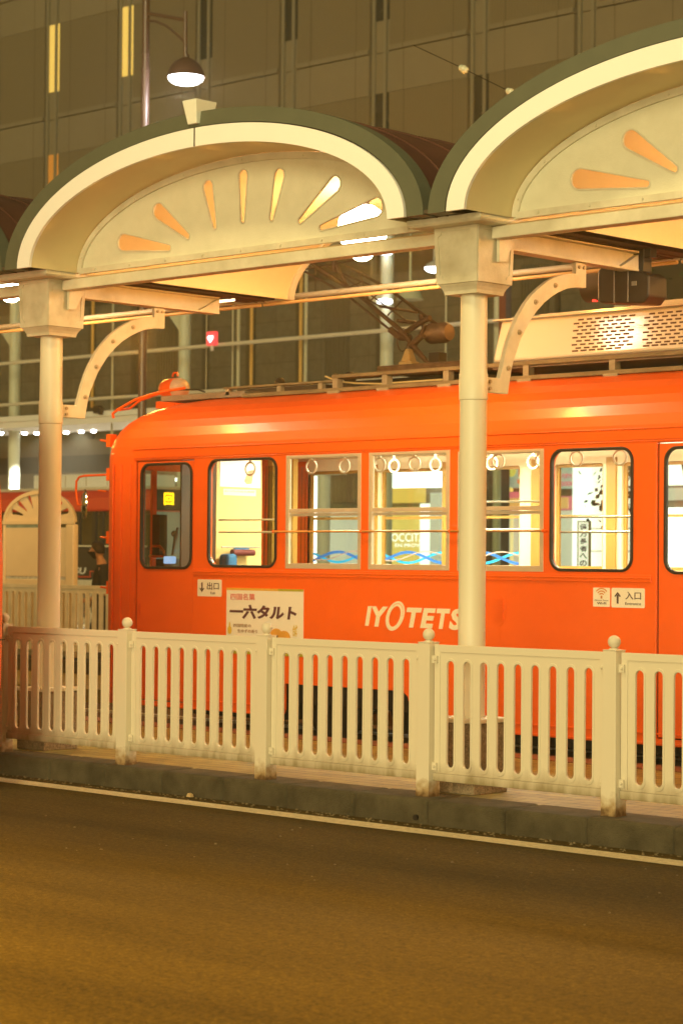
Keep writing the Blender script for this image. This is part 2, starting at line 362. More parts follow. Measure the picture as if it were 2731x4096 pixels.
for k in range(4):
    a, b = rays[k], rays[6-k]
    sym.append([(a[0]-b[0])/2, (a[1]+b[1])/2, (a[2]-b[2])/2, (a[3]+b[3])/2])
sym = sym+[[-q[0], q[1], -q[2], q[3]] for q in reversed(sym[:3])]
print('RAYS', [[round(v, 3) for v in q] for q in sym])
globe_m = emis('lamp_globe', (1, .86, .62), 28)
for i in range(len(CX)-1):
    cx = (CX[i]+CX[i+1])/2
    trim = build('arch_trim', ringface(MB(), cx, 2.125, .93, 1.985, .828, YR, YR+.12), green_trim, canopy, smooth=True)
    build('trim_groove', ringface(MB(), cx, 1.984, .827, 1.965, .820, YR+.03, YR+.12), dark_groove, trim, smooth=True)
    build('light_band', ringface(MB(), cx, 1.968, .820, 1.822, .69, YR-.006, YR+.018), ring_white, trim, smooth=True)
    # keystone box on the crown
    mb = MB(); mb.frust(cx, YR+.04, 4.665, .045, .07, 4.83, .072, .10)
    ks = build('keystone_box', mb, mat('keystone_grey', (.88, .88, .78), .45, n=.05), canopy, bevel=.004)
    build('joint_strip', MB().box(cx-.006, cx+.006, YR-.008, YR-.0045, 4.51, 4.64), dark_groove, trim)
    # barrel vault roof: outer skin, soffit
    mb = MB(); o = ell(cx, 2.10, .915); q = ell(cx, 1.85, .715)
    P = lambda l, y: [(p[0], y, p[1]) for p in l]
    mb.strip(P(o, YR+.121), P(o, YE))
    ring = ell(cx, 2.11, .922)
    for k in range(6):
        yy = YR+.35+k*.44; ringface(mb, cx, 2.112, .925, 2.098, .913, yy, yy+.03)
    build('vault_roof', mb, roof_brown, canopy, smooth=True)
    mb = MB(); q = ell(cx, 1.822, .69); mb.strip(P(q, YR+.0185), P(q, YE))
    build('vault_soffit', mb, soffit_m, canopy, smooth=True)
    build('rear_rim', ringface(MB(), cx, 2.12, .93, 1.80, .675, YE, YE+.06), cream, canopy, smooth=True)
    # sunburst tympanum
    def rw(q): return .044+.018*min(1, abs(q[0])/1.25)
    def rel(q): return tri_slot(cx+q[0], q[1], rw(q), cx+q[2], q[3], .019)
    base = 3.806
    ol = [p for p in ell(cx, 1.815, .685, 3.81)]
    mb = MB().plate([(ol[0][0], base)]+ol+[(ol[-1][0], base)], [rel(q) for q in sym], YC-.01, YC-.002)
    ty = build('tympanum', mb, cream_dirty, canopy)
    mb = MB(); ringface(mb, cx, 1.815, .685, 1.765, .635, YC-.028, YC-.0105)
    mb.box(cx-1.78, cx+1.78, YC-.027, YC-.0106, base+.001, base+.045)
    for k in range(9):
        t = pi*(k+.5)/9; mb.lathe([(.008, 0), (.006, -.008)], (cx-1.79*cos(t), YC-.028, 3.815+.66*sin(t)), 8, 'y')
        mb.lathe([(.010, 0), (.008, -.01)], (cx-1.6+k*.4, YC-.027, base+.025), 8, 'y')
    build('border_frame', mb, cream, ty, smooth=True)
    for q in sym:
        mb = MB(); a = tri_slot(cx+q[0], q[1], rw(q)+.012, cx+q[2], q[3], .029); b = tri_slot(cx+q[0], q[1], rw(q)+.0001, cx+q[2], q[3], .0191)
        mb.plate(a, [b], YC-.018, YC-.0107)
        build('slot_edging', mb, cream, ty, bevel=.002)
    # tie beam under tympanum
    mb = MB().box(CX[i]+.19, CX[i+1]-.19, YC-.055, YC+.055, 3.693, 3.770)
    tb = build('tie_beam', mb, cream, canopy, bevel=.006)
    build('top_flange', MB().box(CX[i]+.2, CX[i+1]-.2, YC-.035, YC+.05, 3.7702, 3.782), mat('flange_paint', (.55, .38, .2), .5, n=.3, scale=15), tb)
    # rear tie / gutter
    mb = MB().tube([(CX[i]+.02, YE+.02, 3.80), (CX[i+1]-.02, YE+.02, 3.80)], .014, 10)
    rg = build('rear_tie', mb, mat('rear_tie_paint', (.8, .55, .25), .4, n=.2), canopy, smooth=True)
    build('gutter_pipe', MB().tube([(CX[i]+.02, YE+.12, 3.862), (CX[i+1]-.02, YE+.12, 3.862)], .024, 10), mat('gutter_pipe_grey', (.42, .43, .40), .5, n=.1), rg, smooth=True)
colmat = mat('column_cream_paint', (.78, .72, .55), .42, n=.08, scale=2.5, stretch=(1, 1, .3))
cap_m = mat('capital_cream_paint', (.72, .67, .52), .55, n=.35, scale=5, bump=.12, bscale=70, col2=(.50, .44, .30))
stone = asphalt('pedestal_granite', (.22, .17, .11), 120, .4)
for i, X in enumerate(CX):
    mb = MB(); mb.lathe([(.088, .63), (.088, 2.69)], (X, YC, 0), 40)
    sh = build('column_shaft', mb, colmat, canopy, smooth=True)
    mb = MB(); mb.lathe([(.089, 2.67), (.0935, 2.675), (.0935, 2.84), (.089, 2.846), (.086, 3.36)], (X, YC, 0), 40)
    build('shaft_sleeve', mb, colmat, sh, smooth=True)
    mb = MB().frust(X, YC, .15, .168, .168, .60, .165, .165); ped = build('pedestal', mb, stone, canopy, bevel=.008)
    mb = MB().frust(X, YC, .6005, .178, .178, .63, .178, .178); build('pedestal_cap', mb, cream, ped, bevel=.006)
    # capital: tapering box, cavetto, slab
    mb = MB().frust(X, YC, 3.415, .170, .170, 3.775, .182, .182); cp = build('capital', mb, cap_m, canopy, bevel=.004)
    mb = MB()
    def octf(c, hw0, hw1, z0, z1, ch):
        return [(c-hw0+ch, z0), (c+hw0-ch, z0), (c+hw0-ch*.7, z0+ch*.7), (c+hw0, z0+ch), (c+hw1, z1-ch), (c+hw1-ch*.7, z1-ch*.7), (c+hw1-ch, z1), (c-hw1+ch, z1), (c-hw1+ch*.7, z1-ch*.7), (c-hw1, z1-ch), (c-hw0, z0+ch), (c-hw0+ch*.7, z0+ch*.7)]
    # raised frames on the four faces
    def frame(face):
        o_ = [(-.170, 3.4155), (.170, 3.4155), (.182, 3.7745), (-.182, 3.7745)]
        h_ = octf(0, .140, .150, 3.445, 3.75, .03)
        m2 = MB().plate(o_, [h_], 0, .005)
        for (px_, py_, pz_) in m2.v:
            t = (pz_-3.415)/.36; d = .170+.012*t+.0006+py_
            if face == 0: q = (X+px_, YC-d, pz_)
            elif face == 1: q = (X+d, YC+px_, pz_)
            elif face == 2: q = (X-px_, YC+d, pz_)
            else: q = (X-d, YC-px_, pz_)
            mb.v.append(q)
        o = len(mb.v)-len(m2.v); mb.f.extend([tuple(j+o for j in f) for f in m2.f])
    for fc in range(4): frame(fc)
    build('panel_frame', mb, cap_m, cp)
    # cavetto moulding below
    mb = MB(); prof = [(.165, 3.4145), (.160, 3.405), (.148, 3.39), (.138, 3.37), (.135, 3.352), (.135, 3.348)]
    for (a, z0), (b, z1) in zip(prof, prof[1:]): mb.frust(X, YC, z1, b, b, z0, a, a)
    build('cavetto', mb, cap_m, cp)
    mb = MB().frust(X, YC, 3.776, .295, .295, 3.79, .31, .31); mb.frust(X, YC, 3.7902, .31, .31, 3.826, .31, .31)
    build('abacus_slab', mb, cream, cp, bevel=.003)
    mb = MB().box(X-.14, X+.14, YR+.01, YE, 3.8265, 3.85); mb.box(X-.17, X-.14, YR+.01, YE, 3.8262, 3.9); mb.box(X+.14, X+.17, YR+.01, YE, 3.8262, 3.9)
    build('valley_gutter', mb, gutter_m, canopy)
    # small corbel and cross beam running back
    mb = MB().prism([(YC+.0, 3.70), (YC+.16, 3.70), (YC+.10, 3.62), (YC+.07, 3.56), (YC+.0, 3.55)], X+.186, X+.21, 'x'); build('corbel', mb, cream, cp)
    mb = MB(); mb.box(X-.055, X+.055, 11.165, 12.72, 3.672, 3.686); mb.box(X-.055, X+.055, 11.165, 12.72, 3.80, 3.812); mb.box(X-.006, X+.006, 11.165, 12.72, 3.6862, 3.7998)
    mb.prism([(12.5, 3.6862), (12.72, 3.6862), (12.72, 3.7998)], X+.007, X+.05, 'x')
    build('cross_beam', mb, cream, canopy, bevel=.002)
    # curved bracket arm between column and beam
    out = [(11.075, 2.828), (11.226, 2.828), (11.250, 2.90), (11.276, 2.985), (11.31, 3.075), (11.352, 3.156), (11.41, 3.25), (11.481, 3.335), (11.555, 3.405), (11.638, 3.463), (11.72, 3.512), (11.80, 3.548), (11.89, 3.575), (11.99, 3.590), (12.03, 3.592), (12.03, 3.671), (12.143, 3.671), (12.143, 3.505), (12.04, 3.50), (11.936, 3.482), (11.85, 3.452), (11.773, 3.415), (11.69, 3.366), (11.613, 3.305), (11.54, 3.235), (11.482, 3.160), (11.44, 3.10), (11.405, 3.030), (11.365, 2.95), (11.342, 2.880), (11.325, 2.80), (11.31, 2.728), (11.075, 2.728)]
    mb = MB().prism(out, X-.018, X+.018, 'x')
    br = build('curved_bracket', mb, cream, canopy, bevel=.004)
    mb = MB()
    for (y, z) in ((11.31, 2.90), (11.42, 3.145), (11.59, 3.36), (11.80, 3.49)):
        mb.lathe([(.018, 0), (.018, .006), (.010, .007), (.010, .018), (.001, .019)], (X+.0185, y, z), 10, 'x')
    for (y, z) in ((12.06, 3.64), (12.11, 3.64), (11.12, 2.80), (11.12, 2.755)):
        mb.lathe([(.012, 0), (.012, .012), (.001, .013)], (X+.0185, y, z), 8, 'x')
    build('bolt', mb, mat('bolt_paint', (.55, .42, .25), .5, n=.3), br, smooth=True)
# hanging globe lamps behind each tympanum
LX = [-15.93, -11.617, -7.31]
proto = thing('pendant_lamp', 'bright onion shaped pendant lamp glowing behind the middle sunburst panel', 'lamp', (LX[1], 12.43, 4.02), 'lamps under the platform canopy')
mb = MB().lathe([(.001, 3.921), (.035, 3.925), (.07, 3.945), (.10, 3.985), (.125, 4.03), (.17, 4.075), (.19, 4.115), (.19, 4.18), (.18, 4.24), (.15, 4.30), (.09, 4.345), (.001, 4.36)], (LX[1], 12.43, 0), 28)
build('glass_globe', mb, globe_m, proto, smooth=True)
mb = MB().lathe([(.02, 4.34), (.06, 4.345), (.05, 4.40), (.012, 4.41), (.012, 4.49), (.04, 4.495)], (LX[1], 12.43, 0), 16)
build('stem', mb, dark_metal, proto, smooth=True)
c = copy_tree(proto, (LX[0]-LX[1], 0, 0)); c['label'] = 'glowing pendant lamp at the left edge, beside the left column capital'
c = copy_tree(proto, (LX[2]-LX[1], 0, 0)); c['label'] = 'pendant lamp under the right hand arch, behind its sunburst panel'
# small strip lamp on far beam end
p = onY(885, 1200, 12.95)
sl = thing('strip_lamp', 'small glowing strip lamp under the far edge of the left vault', 'lamp', (p.x, 12.95, p.z))
build('lamp_tube', MB().tube([(p.x-.16, 12.95, p.z-.01), (p.x+.16, 12.95, p.z-.01)], .012, 10), emis('strip_lamp_glow', (1, .7, .4), 4), sl, smooth=True)
build('housing', MB().box(p.x-.2, p.x+.2, 12.92, 12.98, p.z+.005, p.z+.03), cream, sl)
# black camera housing hanging from the beam end
cxr = XY(2480, 12.75); cz = ZY(2480, 1140, 12.75)
k = 1/430.
sc_ = thing('surveillance_camera', 'black box shaped camera with a round hood hanging from the right canopy beam', 'camera', (cxr, 12.75, cz))
cb = mat('camera_black', (.03, .027, .027), .45, n=.15)
bx0 = XY(2420, 12.75); bx1 = XY(2625, 12.75); z0 = cz-.13; z1 = cz+.12
mb = MB().prism([(bx0, z0+.02), (bx0+.03, z0), (bx1-.05, z0-.03), (bx1, z0+.02), (bx1, z1-.09), (bx1-.05, z1-.06), (bx0+.03, z1), (bx0, z1-.02)], 12.64, 12.86)
bd = build('camera_body', mb, cb, sc_, bevel=.012)
mb = MB(); 
for xx in (.33, .6): mb.box(bx0+(bx1-bx0)*xx, bx0+(bx1-bx0)*xx+.006, 12.632, 12.868, z0-.01, z1-.03)
mb.box(bx0+.30, bx0+.34, 12.634, 12.64, cz-.03, cz); build('body_seam', mb, mat('camera_grey', (.25, .25, .23), .5, n=0), bd)
mb = MB().lathe([(.105, bx0+.01), (.105, XY(2345, 12.75)), (.098, XY(2345, 12.75)), (.095, bx0)], (0, 12.75, cz+.0), 24, 'x')
build('lens_hood', mb, mat('hood_grey', (.12, .10, .085), .5, n=.1), sc_, smooth=True)
build('signal_light', MB().lathe([(.001, 0), (.02, 0), (.02, .05), (.001, .05)], (bx0-.08, 12.72, cz-.105), 12, 'z'), emis('red_lamp', (1, .03, .02), 3), sc_)
mb = MB(); mx_ = XY(2560, 12.75); mb.box(mx_-.05, mx_+.05, 12.70, 12.80, z1-.05, z1+.16); mb.box(mx_+.03, mx_+.1, 12.71, 12.79, z1+.05, z1+.12); build('mount', mb, cb, sc_, bevel=.006)
# ------------------------------------------------------------------ tram
YT = 13.55; YTF = 15.85; XF = -16.27; XR = -3.95; ZG = 2.573
tram = thing('tram', 'orange single car tram with lit windows standing at the near platform', 'tram', (-10.1, 14.7, .03))
QU = [(.77, 0), (.6, .008), (.45, .035), (.32, .085), (.22, .16), (.14, .27), (.08, .42), (.03, .68), (0, .92), (0, 1.15)]
def ring_pts(iy, ix, z, both=True):
    q = []
    for dx, dy in QU: q.append((dx, iy+dy*(1.15-iy)/1.15))
    L_ = [(XF+ix+dx*(1 if ix < .3 else 1), YT+dy, z) for dx, dy in q]
    L2 = [(x, YT+YTF-y, z) for x, y, z in reversed(L_[:-1])]
    R2 = [(XF+XR-x, y, z) for x, y, z in reversed(L2)]; R1 = [(XF+XR-x, y, z) for x, y, z in reversed(L_)]
    return L_+L2+[(XF+XR-x, y, z) for x, y, z in reversed(L2)]+[(XF+XR-x, y, z) for x, y, z in reversed(L_)]
# side plates with real window openings
side_wins = [('r', -14.516, -13.640, 1.553, 2.518), ('s', -13.535, -12.652, 1.552, 2.522), ('s', -12.565, -11.68, 1.552, 2.522), ('s', -11.595, -10.723, 1.552, 2.505), ('r', -10.66, -9.872, 1.556, 2.500)]
doors = [(-15.485, -14.705), (-9.66, -8.20)]
more = [('s', -8.05, -7.2, 1.552, 2.505), ('s', -7.1, -6.25, 1.552, 2.505), ('s', -6.15, -5.3, 1.552, 2.505)]
out = [(-15.5, .28), (-13.62, .28), (-13.57, .30), (-13.55, .34), (-13.55, .562), (-12.22, .562), (-12.16, .55), (-12.12, .52), (-12.10, .46), (-12.08, .278), (-7.9, .278), (-7.88, .562), (-6.5, .562), (-6.48, .28), (-4.72, .28), (-4.72, ZG), (-15.5, ZG)]
holes = [rrect(a+.012, b-.012, z0+.012, z1-.012, .11 if t == 'r' else .012) for t, a, b, z0, z1 in side_wins+more]
holes += [[(a, .33), (b, .33), (b, 2.522), (a, 2.522)] for a, b in doors]
body = build('body_side', MB().plate(out, holes, YT, YT+.045), orange_body, tram, bevel=.004)
far_open = [(-15.45, -14.64), (-14.48, -13.68), (-13.56, -12.76), (-12.36, -11.82), (-11.62, -10.75), (-10.65, -9.8), (-9.6, -8.8), (-8.05, -7.2), (-7.1, -6.25), (-6.15, -5.3)]
fh = [rrect(a, b, 1.56, 2.50, .03) for a, b in far_open]
build('body_side', MB().plate([(-15.5, .28), (-4.72, .28), (-4.72, ZG), (-15.5, ZG)], fh, YTF-.045, YTF), orange_body, tram)
build('interior_lining', MB().plate([(-15.45, .8), (-4.8, .8), (-4.8, 2.72), (-15.45, 2.72)], fh, YTF-.075, YTF-.047), int_cream, tram)
mb = MB()
for i in range(len(far_open)-1):
    a = far_open[i][1]; b = far_open[i+1][0]; m_ = (a+b)/2; w = min(.05, (b-a)/2-.01)
    mb.box(m_-w, m_+w, YTF-.10, YTF-.0755, .8, 2.55)
for a, b in far_open: mb.plate([(a, 1.56), (b, 1.56), (b, 2.5), (a, 2.5)], [[(a+.03, 1.59), (b-.03, 1.59), (b-.03, 2.47), (a+.03, 2.47)]], YTF-.044, YTF-.02); mb.box(a+.0305, b-.0305, YTF-.04, YTF-.025, 2.02, 2.045)
build('interior_window_frames', mb, int_wood, tram)
build('window_pane', MB().box(-15.4, -4.8, YTF-.022, YTF-.018, 1.58, 2.49), glass(), tram)
# ends
def shell(z0, z1, i0=0, i1=18, mir=0):
    mb = MB()
    for mir in (mir,):
        pts = [(XF+dx, YT+dy) for dx, dy in QU]; pts = pts+[(x, YT+YTF-y) for x, y in reversed(pts[:-1])]
        pts = pts[i0:i1+1]
        if mir: pts = [(XF+XR-x, y) for x, y in pts]
        inn = []
        for k, (x, y) in enumerate(pts):
            a = pts[max(k-1, 0)]; b = pts[min(k+1, len(pts)-1)]; d = Vector((b[0]-a[0], b[1]-a[1])).normalized(); nrm = Vector((-d.y, d.x))
            if (nrm.x > 0) == bool(mir): nrm = -nrm
            inn.append((x+nrm.x*.045, y+nrm.y*.045))
        A = [(x, y, z0) for x, y in pts]; B = [(x, y, z1) for x, y in pts]; C = [(x, y, z0) for x, y in inn]; D = [(x, y, z1) for x, y in inn]
        mb.strip(A, B); mb.strip(C, D); mb.strip(A, C); mb.strip(B, D)
        for e in (0, -1): mb.add([A[e], B[e], D[e], C[e]], [(0, 1, 2, 3)])
    return mb
for mir in (0, 1):
    mb = shell(.28, 1.50, mir=mir); m2 = shell(2.48, ZG, mir=mir); mb.add(m2.v, m2.f)
    for a, b in ((0, 6), (12, 18)):
        m2 = shell(1.50, 2.48, a, b, mir); mb.add(m2.v, m2.f)
    for y in (14.42, 14.94):
        x = XF if not mir else XR-.04; mb.box(x+.003, x+.04, y, y+.05, 1.5, 2.48)
    build('body_end', mb, orange_body, tram, smooth=True)
for x in (XF+.02, XR-.024): build('window_pane', MB().box(x, x+.004, 13.98, 15.42, 1.5, 2.48), glass(), tram)
# roof
lv = [(0, 2.573, 0), (.006, 2.66, .02), (.022, 2.74, .05), (.05, 2.82, .105), (.09, 2.89, .18), (.15, 2.955, .28), (.23, 3.01, .41), (.34, 3.06, .58), (.50, 3.105, .82), (.72, 3.14, 1.1), (.95, 3.155, 1.4), (1.10, 3.158, 1.6)]
mb = MB(); R = [ring_pts(a, c_, z) for a, z, c_ in lv]
for a, b in zip(R, R[1:]): mb.strip(a, b, close=True)
mb.add(R[-1], [tuple(range(len(R[-1])))])
build('roof', mb, orange_body, tram, smooth=True, autos=False)
# mouldings: drip rail, rain strip, belt rail
mb = MB()
def rail_side(z0, z1, d, x0=-15.52, x1=-4.7): return MB().box(x0, x1, YT-d, YT-.0005, z0, z1)
mb = rail_side(2.530, 2.540, .008); m2 = rail_side(2.545, 2.625, .012); mb.add(m2.v, m2.f); m2 = rail_side(2.6255, 2.634, .02); mb.add(m2.v, m2.f)
build('drip_rail', mb, orange_dark, tram, bevel=.003)
for a, b in ((-14.70, -9.70), (-8.18, -4.72)):
    mb = rail_side(1.482, 1.538, .012, a, b); m2 = rail_side(1.508, 1.520, .018, a, b); mb.add(m2.v, m2.f)
    build('belt_rail', mb, orange_dark, tram, bevel=.004)
mb = MB(); 
for a, b in ((-15.5, -13.64), (-12.05, -7.92)): mb.box(a, b, YT-.008, YT-.0005, .285, .30); mb.box(a, b, YT-.008, YT-.0005, .36, .372)
build('skirt_strip', mb, orange_dark, tram, bevel=.002)
mb = MB()
for x in (-15.56, -15.70, -15.84): mb.tube([(x, YT-.0+(.0 if x > -15.6 else .008 if x > -15.75 else .028), .4), (x, YT+(.0 if x > -15.6 else .008 if x > -15.75 else .028), 2.5)], .008, 6)
build('corner_beading', mb, orange_dark, tram, smooth=True)
def rubber_window(par, a, b, z0, z1, Y, r=.11, fm=None):
    mb = MB().plate(rrect(a, b, z0, z1, r, 8), [rrect(a+.024, b-.024, z0+.024, z1-.024, r-.024, 8)], Y-.012, Y+.02)
    w = build('window', mb, fm or rubber, par, bevel=.006)
    build('pane', MB().plate(rrect(a+.02, b-.02, z0+.02, z1-.02, r-.02, 6), [], Y+.004, Y+.008), glass(), w)
    return w
for t, a, b, z0, z1 in side_wins+more:
    if t == 'r': rubber_window(tram, a, b, z0, z1, YT)
    else:
        zm = 2.045
        mb = MB().plate([(a, z0), (b, z0), (b, z1), (a, z1)], [[(a+.035, z0+.045), (b-.035, z0+.045), (b-.035, z1-.022), (a+.035, z1-.022)]], YT-.004, YT+.03)
        mb.plate([(a+.01, zm-.015), (b-.01, zm-.015), (b-.01, z1-.012), (a+.01, z1-.012)], [[(a+.045, zm+.018), (b-.045, zm+.018), (b-.045, z1-.03), (a+.045, z1-.03)]], YT+.002, YT+.018)
        mb.box(a+.0355, b-.0355, YT+.019, YT+.029, zm-.045, zm-.018)
        w = build('window', mb, alu, tram, bevel=.002)
        build('pane', MB().box(a+.03, b-.03, YT+.008, YT+.012, zm, z1-.02).box(a+.03, b-.03, YT+.022, YT+.026, z0+.03, zm-.03), glass(), w)
# doors
for k, (a, b) in enumerate(doors):
    dl = [(a+.012, b-.012)] if k == 0 else [(a+.012, (a+b)/2-.004), ((a+b)/2+.004, b-.012)]
    build('door_pocket', MB().box(a-.02, b+.02, YT+.0465, YT+.052, .31, 2.55), dark_groove, tram) if False else None
    for (c0, c1) in dl:
        wa, wb = (c0+.045, c1-.04) if k == 0 else (c0+.05, c1-.05)
        zz = (1.532, 2.500) if k == 0 else (1.545, 2.49)
        if k == 0: wa, wb = -15.43, -14.728
        d = build('door', MB().plate([(c0, .34), (c1, .34), (c1, 2.512), (c0, 2.512)], [rrect(wa+.012, wb-.012, zz[0]+.012, zz[1]-.012, .10)], YT+.010, YT+.04), orange_body, tram, bevel=.004)
        rubber_window(d, wa, wb, zz[0], zz[1], YT+.008)
        if k == 0: build('handle', MB().box(-15.445, -15.425, YT-.004, YT+.009, 1.10, 1.22), orange_dark, d, bevel=.003)
    build('door_gap', MB().box(a+.0, a+.012, YT+.02, YT+.044, .34, 2.515), rubber, tram)
# guard rails outside and inside of windows
def bar(x0, x1, Y, z, r=.009): return MB().tube([(x0, Y, z), (x1, Y, z)], r, 8)
gz = 1.868
gb = build('guard_rail', bar(-13.64, -10.69, YT-.045, gz), mat('guard_rail_brass', (.65, .36, .1), .3, .8, n=.1), tram, smooth=True)
mb = MB()
for x in (-13.64, -12.61, -11.64, -10.69): mb.tube([(x, YT-.047, gz), (x, YT-.002, gz)], .011, 8); mb.ball((x, YT-.047, gz), .014, 10)
build('rail_bracket', mb, orange_dark, gb, smooth=True)
for (x0, x1, z) in ((-14.45, -13.66, 1.975), (-14.45, -13.66, 1.866), (-13.5, -12.66, 2.01), (-12.5, -11.7, 2.01), (-11.6, -10.72, 2.10), (-11.6, -10.72, 1.88), (-10.62, -9.9, 1.975), (-10.62, -9.9, 1.86)):
    build('inner_rail', bar(x0, x1, YT+.075, z, .008), steel, tram, smooth=True)
# interior
build('floor', MB().box(-16.1, -4.1, 13.6, 15.8, .70, .74), mat('tram_floor', (.08, .06, .04), .7, n=.3), tram)
mb = MB(); prof = [(13.60, 2.60), (13.75, 2.68), (14.1, 2.74), (14.7, 2.77), (15.3, 2.74), (15.65, 2.68), (15.8, 2.60)]
mb.strip([(-15.9, y, z) for y, z in prof], [(-4.3, y, z) for y, z in prof]); build('ceiling', mb, int_cream, tram, smooth=True)
mb = MB()
for y in (13.64, 15.36): mb.box(-14.4, -9.8, y, y+.40, .74, 1.12); 
mb.box(-14.4, -9.8, 15.68, 15.77, 1.12, 1.5); build('bench_seat', mb, int_green, tram, bevel=.03)
mb = MB()
for x in (-13.9, -12.4, -10.9, -9.4, -7.9): mb.box(x-.42, x+.42, 14.66, 14.74, 2.735, 2.76)
build('ceiling_lamp', mb, emis('tram_tube_light', (1, .93, .70), 14), tram)
mb = MB()
for y in (14.12, 15.25): mb.tube([(-14.4, y, 2.62), (-9.7, y, 2.62)], .012, 8)
build('strap_pole', mb, steel, tram, smooth=True)
strapm = mat('strap_white', (.85, .80, .62), .4, n=.03)
def strap(x, Y, zc):
    mb = MB(); mb.tube([(x+.062*cos(2*pi*k/18), Y, zc+.058*sin(2*pi*k/18)) for k in range(19)], .0095, 8, cap=False)
    mb.prism([(x-.013, zc+.055), (x+.013, zc+.055), (x+.016, zc+.11), (x+.022, 2.615), (x-.022, 2.615), (x-.016, zc+.11)], Y-.006, Y+.006)
    build('hand_strap', mb, strapm, tram, smooth=True)
for px in (1243, 1375, 1517, 1000, 1655, 1990, 2165, 2303, 2477):
    Y = 14.12; strap(XY(px, Y), Y, 2.452)
for px in (1575, 1740, 1965, 2130): Y = 15.25; strap(XY(px, Y), Y, 2.50)
# cab partition with poster, seen through the second window
XP = -15.05
pa = onX(866, 2000, XP).y; pb = onX(1047, 2000, XP).y
pt = build('cab_partition', MB().box(XP-.02, XP, pa, pb, .74, 2.6), mat('partition_cream', (.80, .60, .24), .5, n=.03), tram)
def pz(px, py): return onX(px, py, XP)
q0 = pz(880, 1852); q1 = pz(1040, 1952); build('poster', MB().box(XP+.002, XP+.006, q0.y, q1.y, q1.z, q0.z+.04), mat('poster_white_glow', (.92, .9, .84), .4, n=0, emit=(1, .95, .85), es=.5), pt)  # lamplight on the poster is put in as emission
build('poster_picture', MB().prism([(pz(975, 1900).y, pz(975, 1925).z), (pz(985, 1950).y, pz(985, 1938).z), (pz(1005, 1930).y, pz(1000, 1935).z), (pz(1012, 1900).y, pz(1012, 1880).z), (pz(990, 1885).y, pz(990, 1885).z)], XP+.007, XP+.009, 'x'), mat('poster_peach', (.85, .55, .30), .5, n=.2), pt)
q0 = pz(892, 1955); q1 = pz(1022, 1985); nb = build('notice', MB().box(XP+.002, XP+.006, q0.y, q1.y, q1.z, q0.z), sign_white, pt)
text('おつりの出る両替', q0.y+.02, q1.y-.02, (q0.z+q1.z)/2, q0.z-.012, XP+.007, ink, nb, face='x', name='notice_text')
mb = MB(); q0 = pz(872, 2188); q1 = pz(1025, 2260)
mb.tube([(XP+.05, q0.y, q0.z), (XP+.05, q1.y, q0.z)], .008, 8); build('cab_rail', mb, steel, tram, smooth=True)
a = pz(905, 2210); b = pz(990, 2210); build('rolled_blind', MB().lathe([(.001, a.y), (.03, a.y), (.03, b.y), (.001, b.y)], (XP+.08, 0, a.z), 16, 'y'), mat('blind_red', (.16, .03, .03), .6, n=.2), tram, smooth=True)
a = pz(925, 2198); b = pz(985, 2190); build('blue_cloth', MB().box(XP+.02, XP+.05, a.y, b.y, a.z-.02, b.z), mat('cloth_blue', (.05, .22, .5), .8, n=.2), tram, bevel=.01)
a = pz(868, 2215); b = pz(905, 2260); build('cab_seat', MB().box(XP+.02, XP+.16, a.y, b.y, b.z-.3, a.z), mat('seat_blue', (.03, .16, .36), .7, n=.2), tram, bevel=.03)
build('door_engine_cover', MB().box(XP-.02, XP+.0, 13.72, pa-.01, .74, 2.6), mat('dark_wood', (.09, .045, .015), .5, n=.4), tram)
# plastic curtain strips and post behind the second / third windows
def curtain(px0, px1, Y, seedv, nm):
    random.seed(seedv); x0, x1 = XY(px0, Y), XY(px1, Y); mb = MB(); A = []; B = []
    for k in range(25):
        t = k/24; A.append((x0+(x1-x0)*t, Y+.02*sin(t*25)+random.uniform(-.008, .008), 1.45)); B.append((x0+(x1-x0)*(t*.85+.12), Y+.018*sin(t*22+1), 2.52))
    mb.strip(A, B)
    build(nm, mb, glass('curtain_plastic', (.72, .68, .50)), tram, smooth=True)
curtain(1160, 1228, 15.3, 3, 'vinyl_curtain')
curtain(1052, 1105, 14.9, 4, 'vinyl_curtain')
mb = MB()
for px, w in ((1085, .03), (1173, .018)): x = XY(px, 15.1); mb.box(x-w, x+w, 15.08, 15.14, .74, 2.7)
build('interior_post', mb, int_wood, tram)
# cab equipment seen through the front door window
mb = MB(); q = onY(640, 2080, 14.2)
mb.box(q.x-.05, q.x+.05, 14.15, 14.25, q.z-.35, q.z+.05); q = onY(665, 2140, 14.3); mb.box(q.x-.12, q.x+.02, 14.28, 14.36, 1.1, 1.62)
mb.tube([onY(690, 2220, 14.2), onY(700, 2150, 14.2), onY(712, 2110, 14.2)], .012, 6); mb.ball(onY(697, 2135, 14.2), .03, 12)
build('cab_controls', mb, mat('cab_dark', (.10, .09, .05), .5, .3, n=.3), tram, smooth=True)
mb = MB(); q0 = onY(615, 2180, 14.1); mb.tube([onY(612, 2185, 14.1), onY(640, 2185, 14.1), onY(656, 2205, 14.1), onY(660, 2225, 14.1), onY(600, 2225, 14.1)], .014, 8)
build('cab_handwheel', mb, mat('brass', (.7, .42, .12), .3, .9, n=.1), tram, smooth=True)
q0 = onY(663, 2225, 13.75); q1 = onY(690, 2255, 13.75); build('wipes_box', MB().box(q0.x, q1.x, 13.72, 13.80, q1.z, q0.z), emis('screen_blue', (.35, .6, 1), .9), tram, bevel=.01)
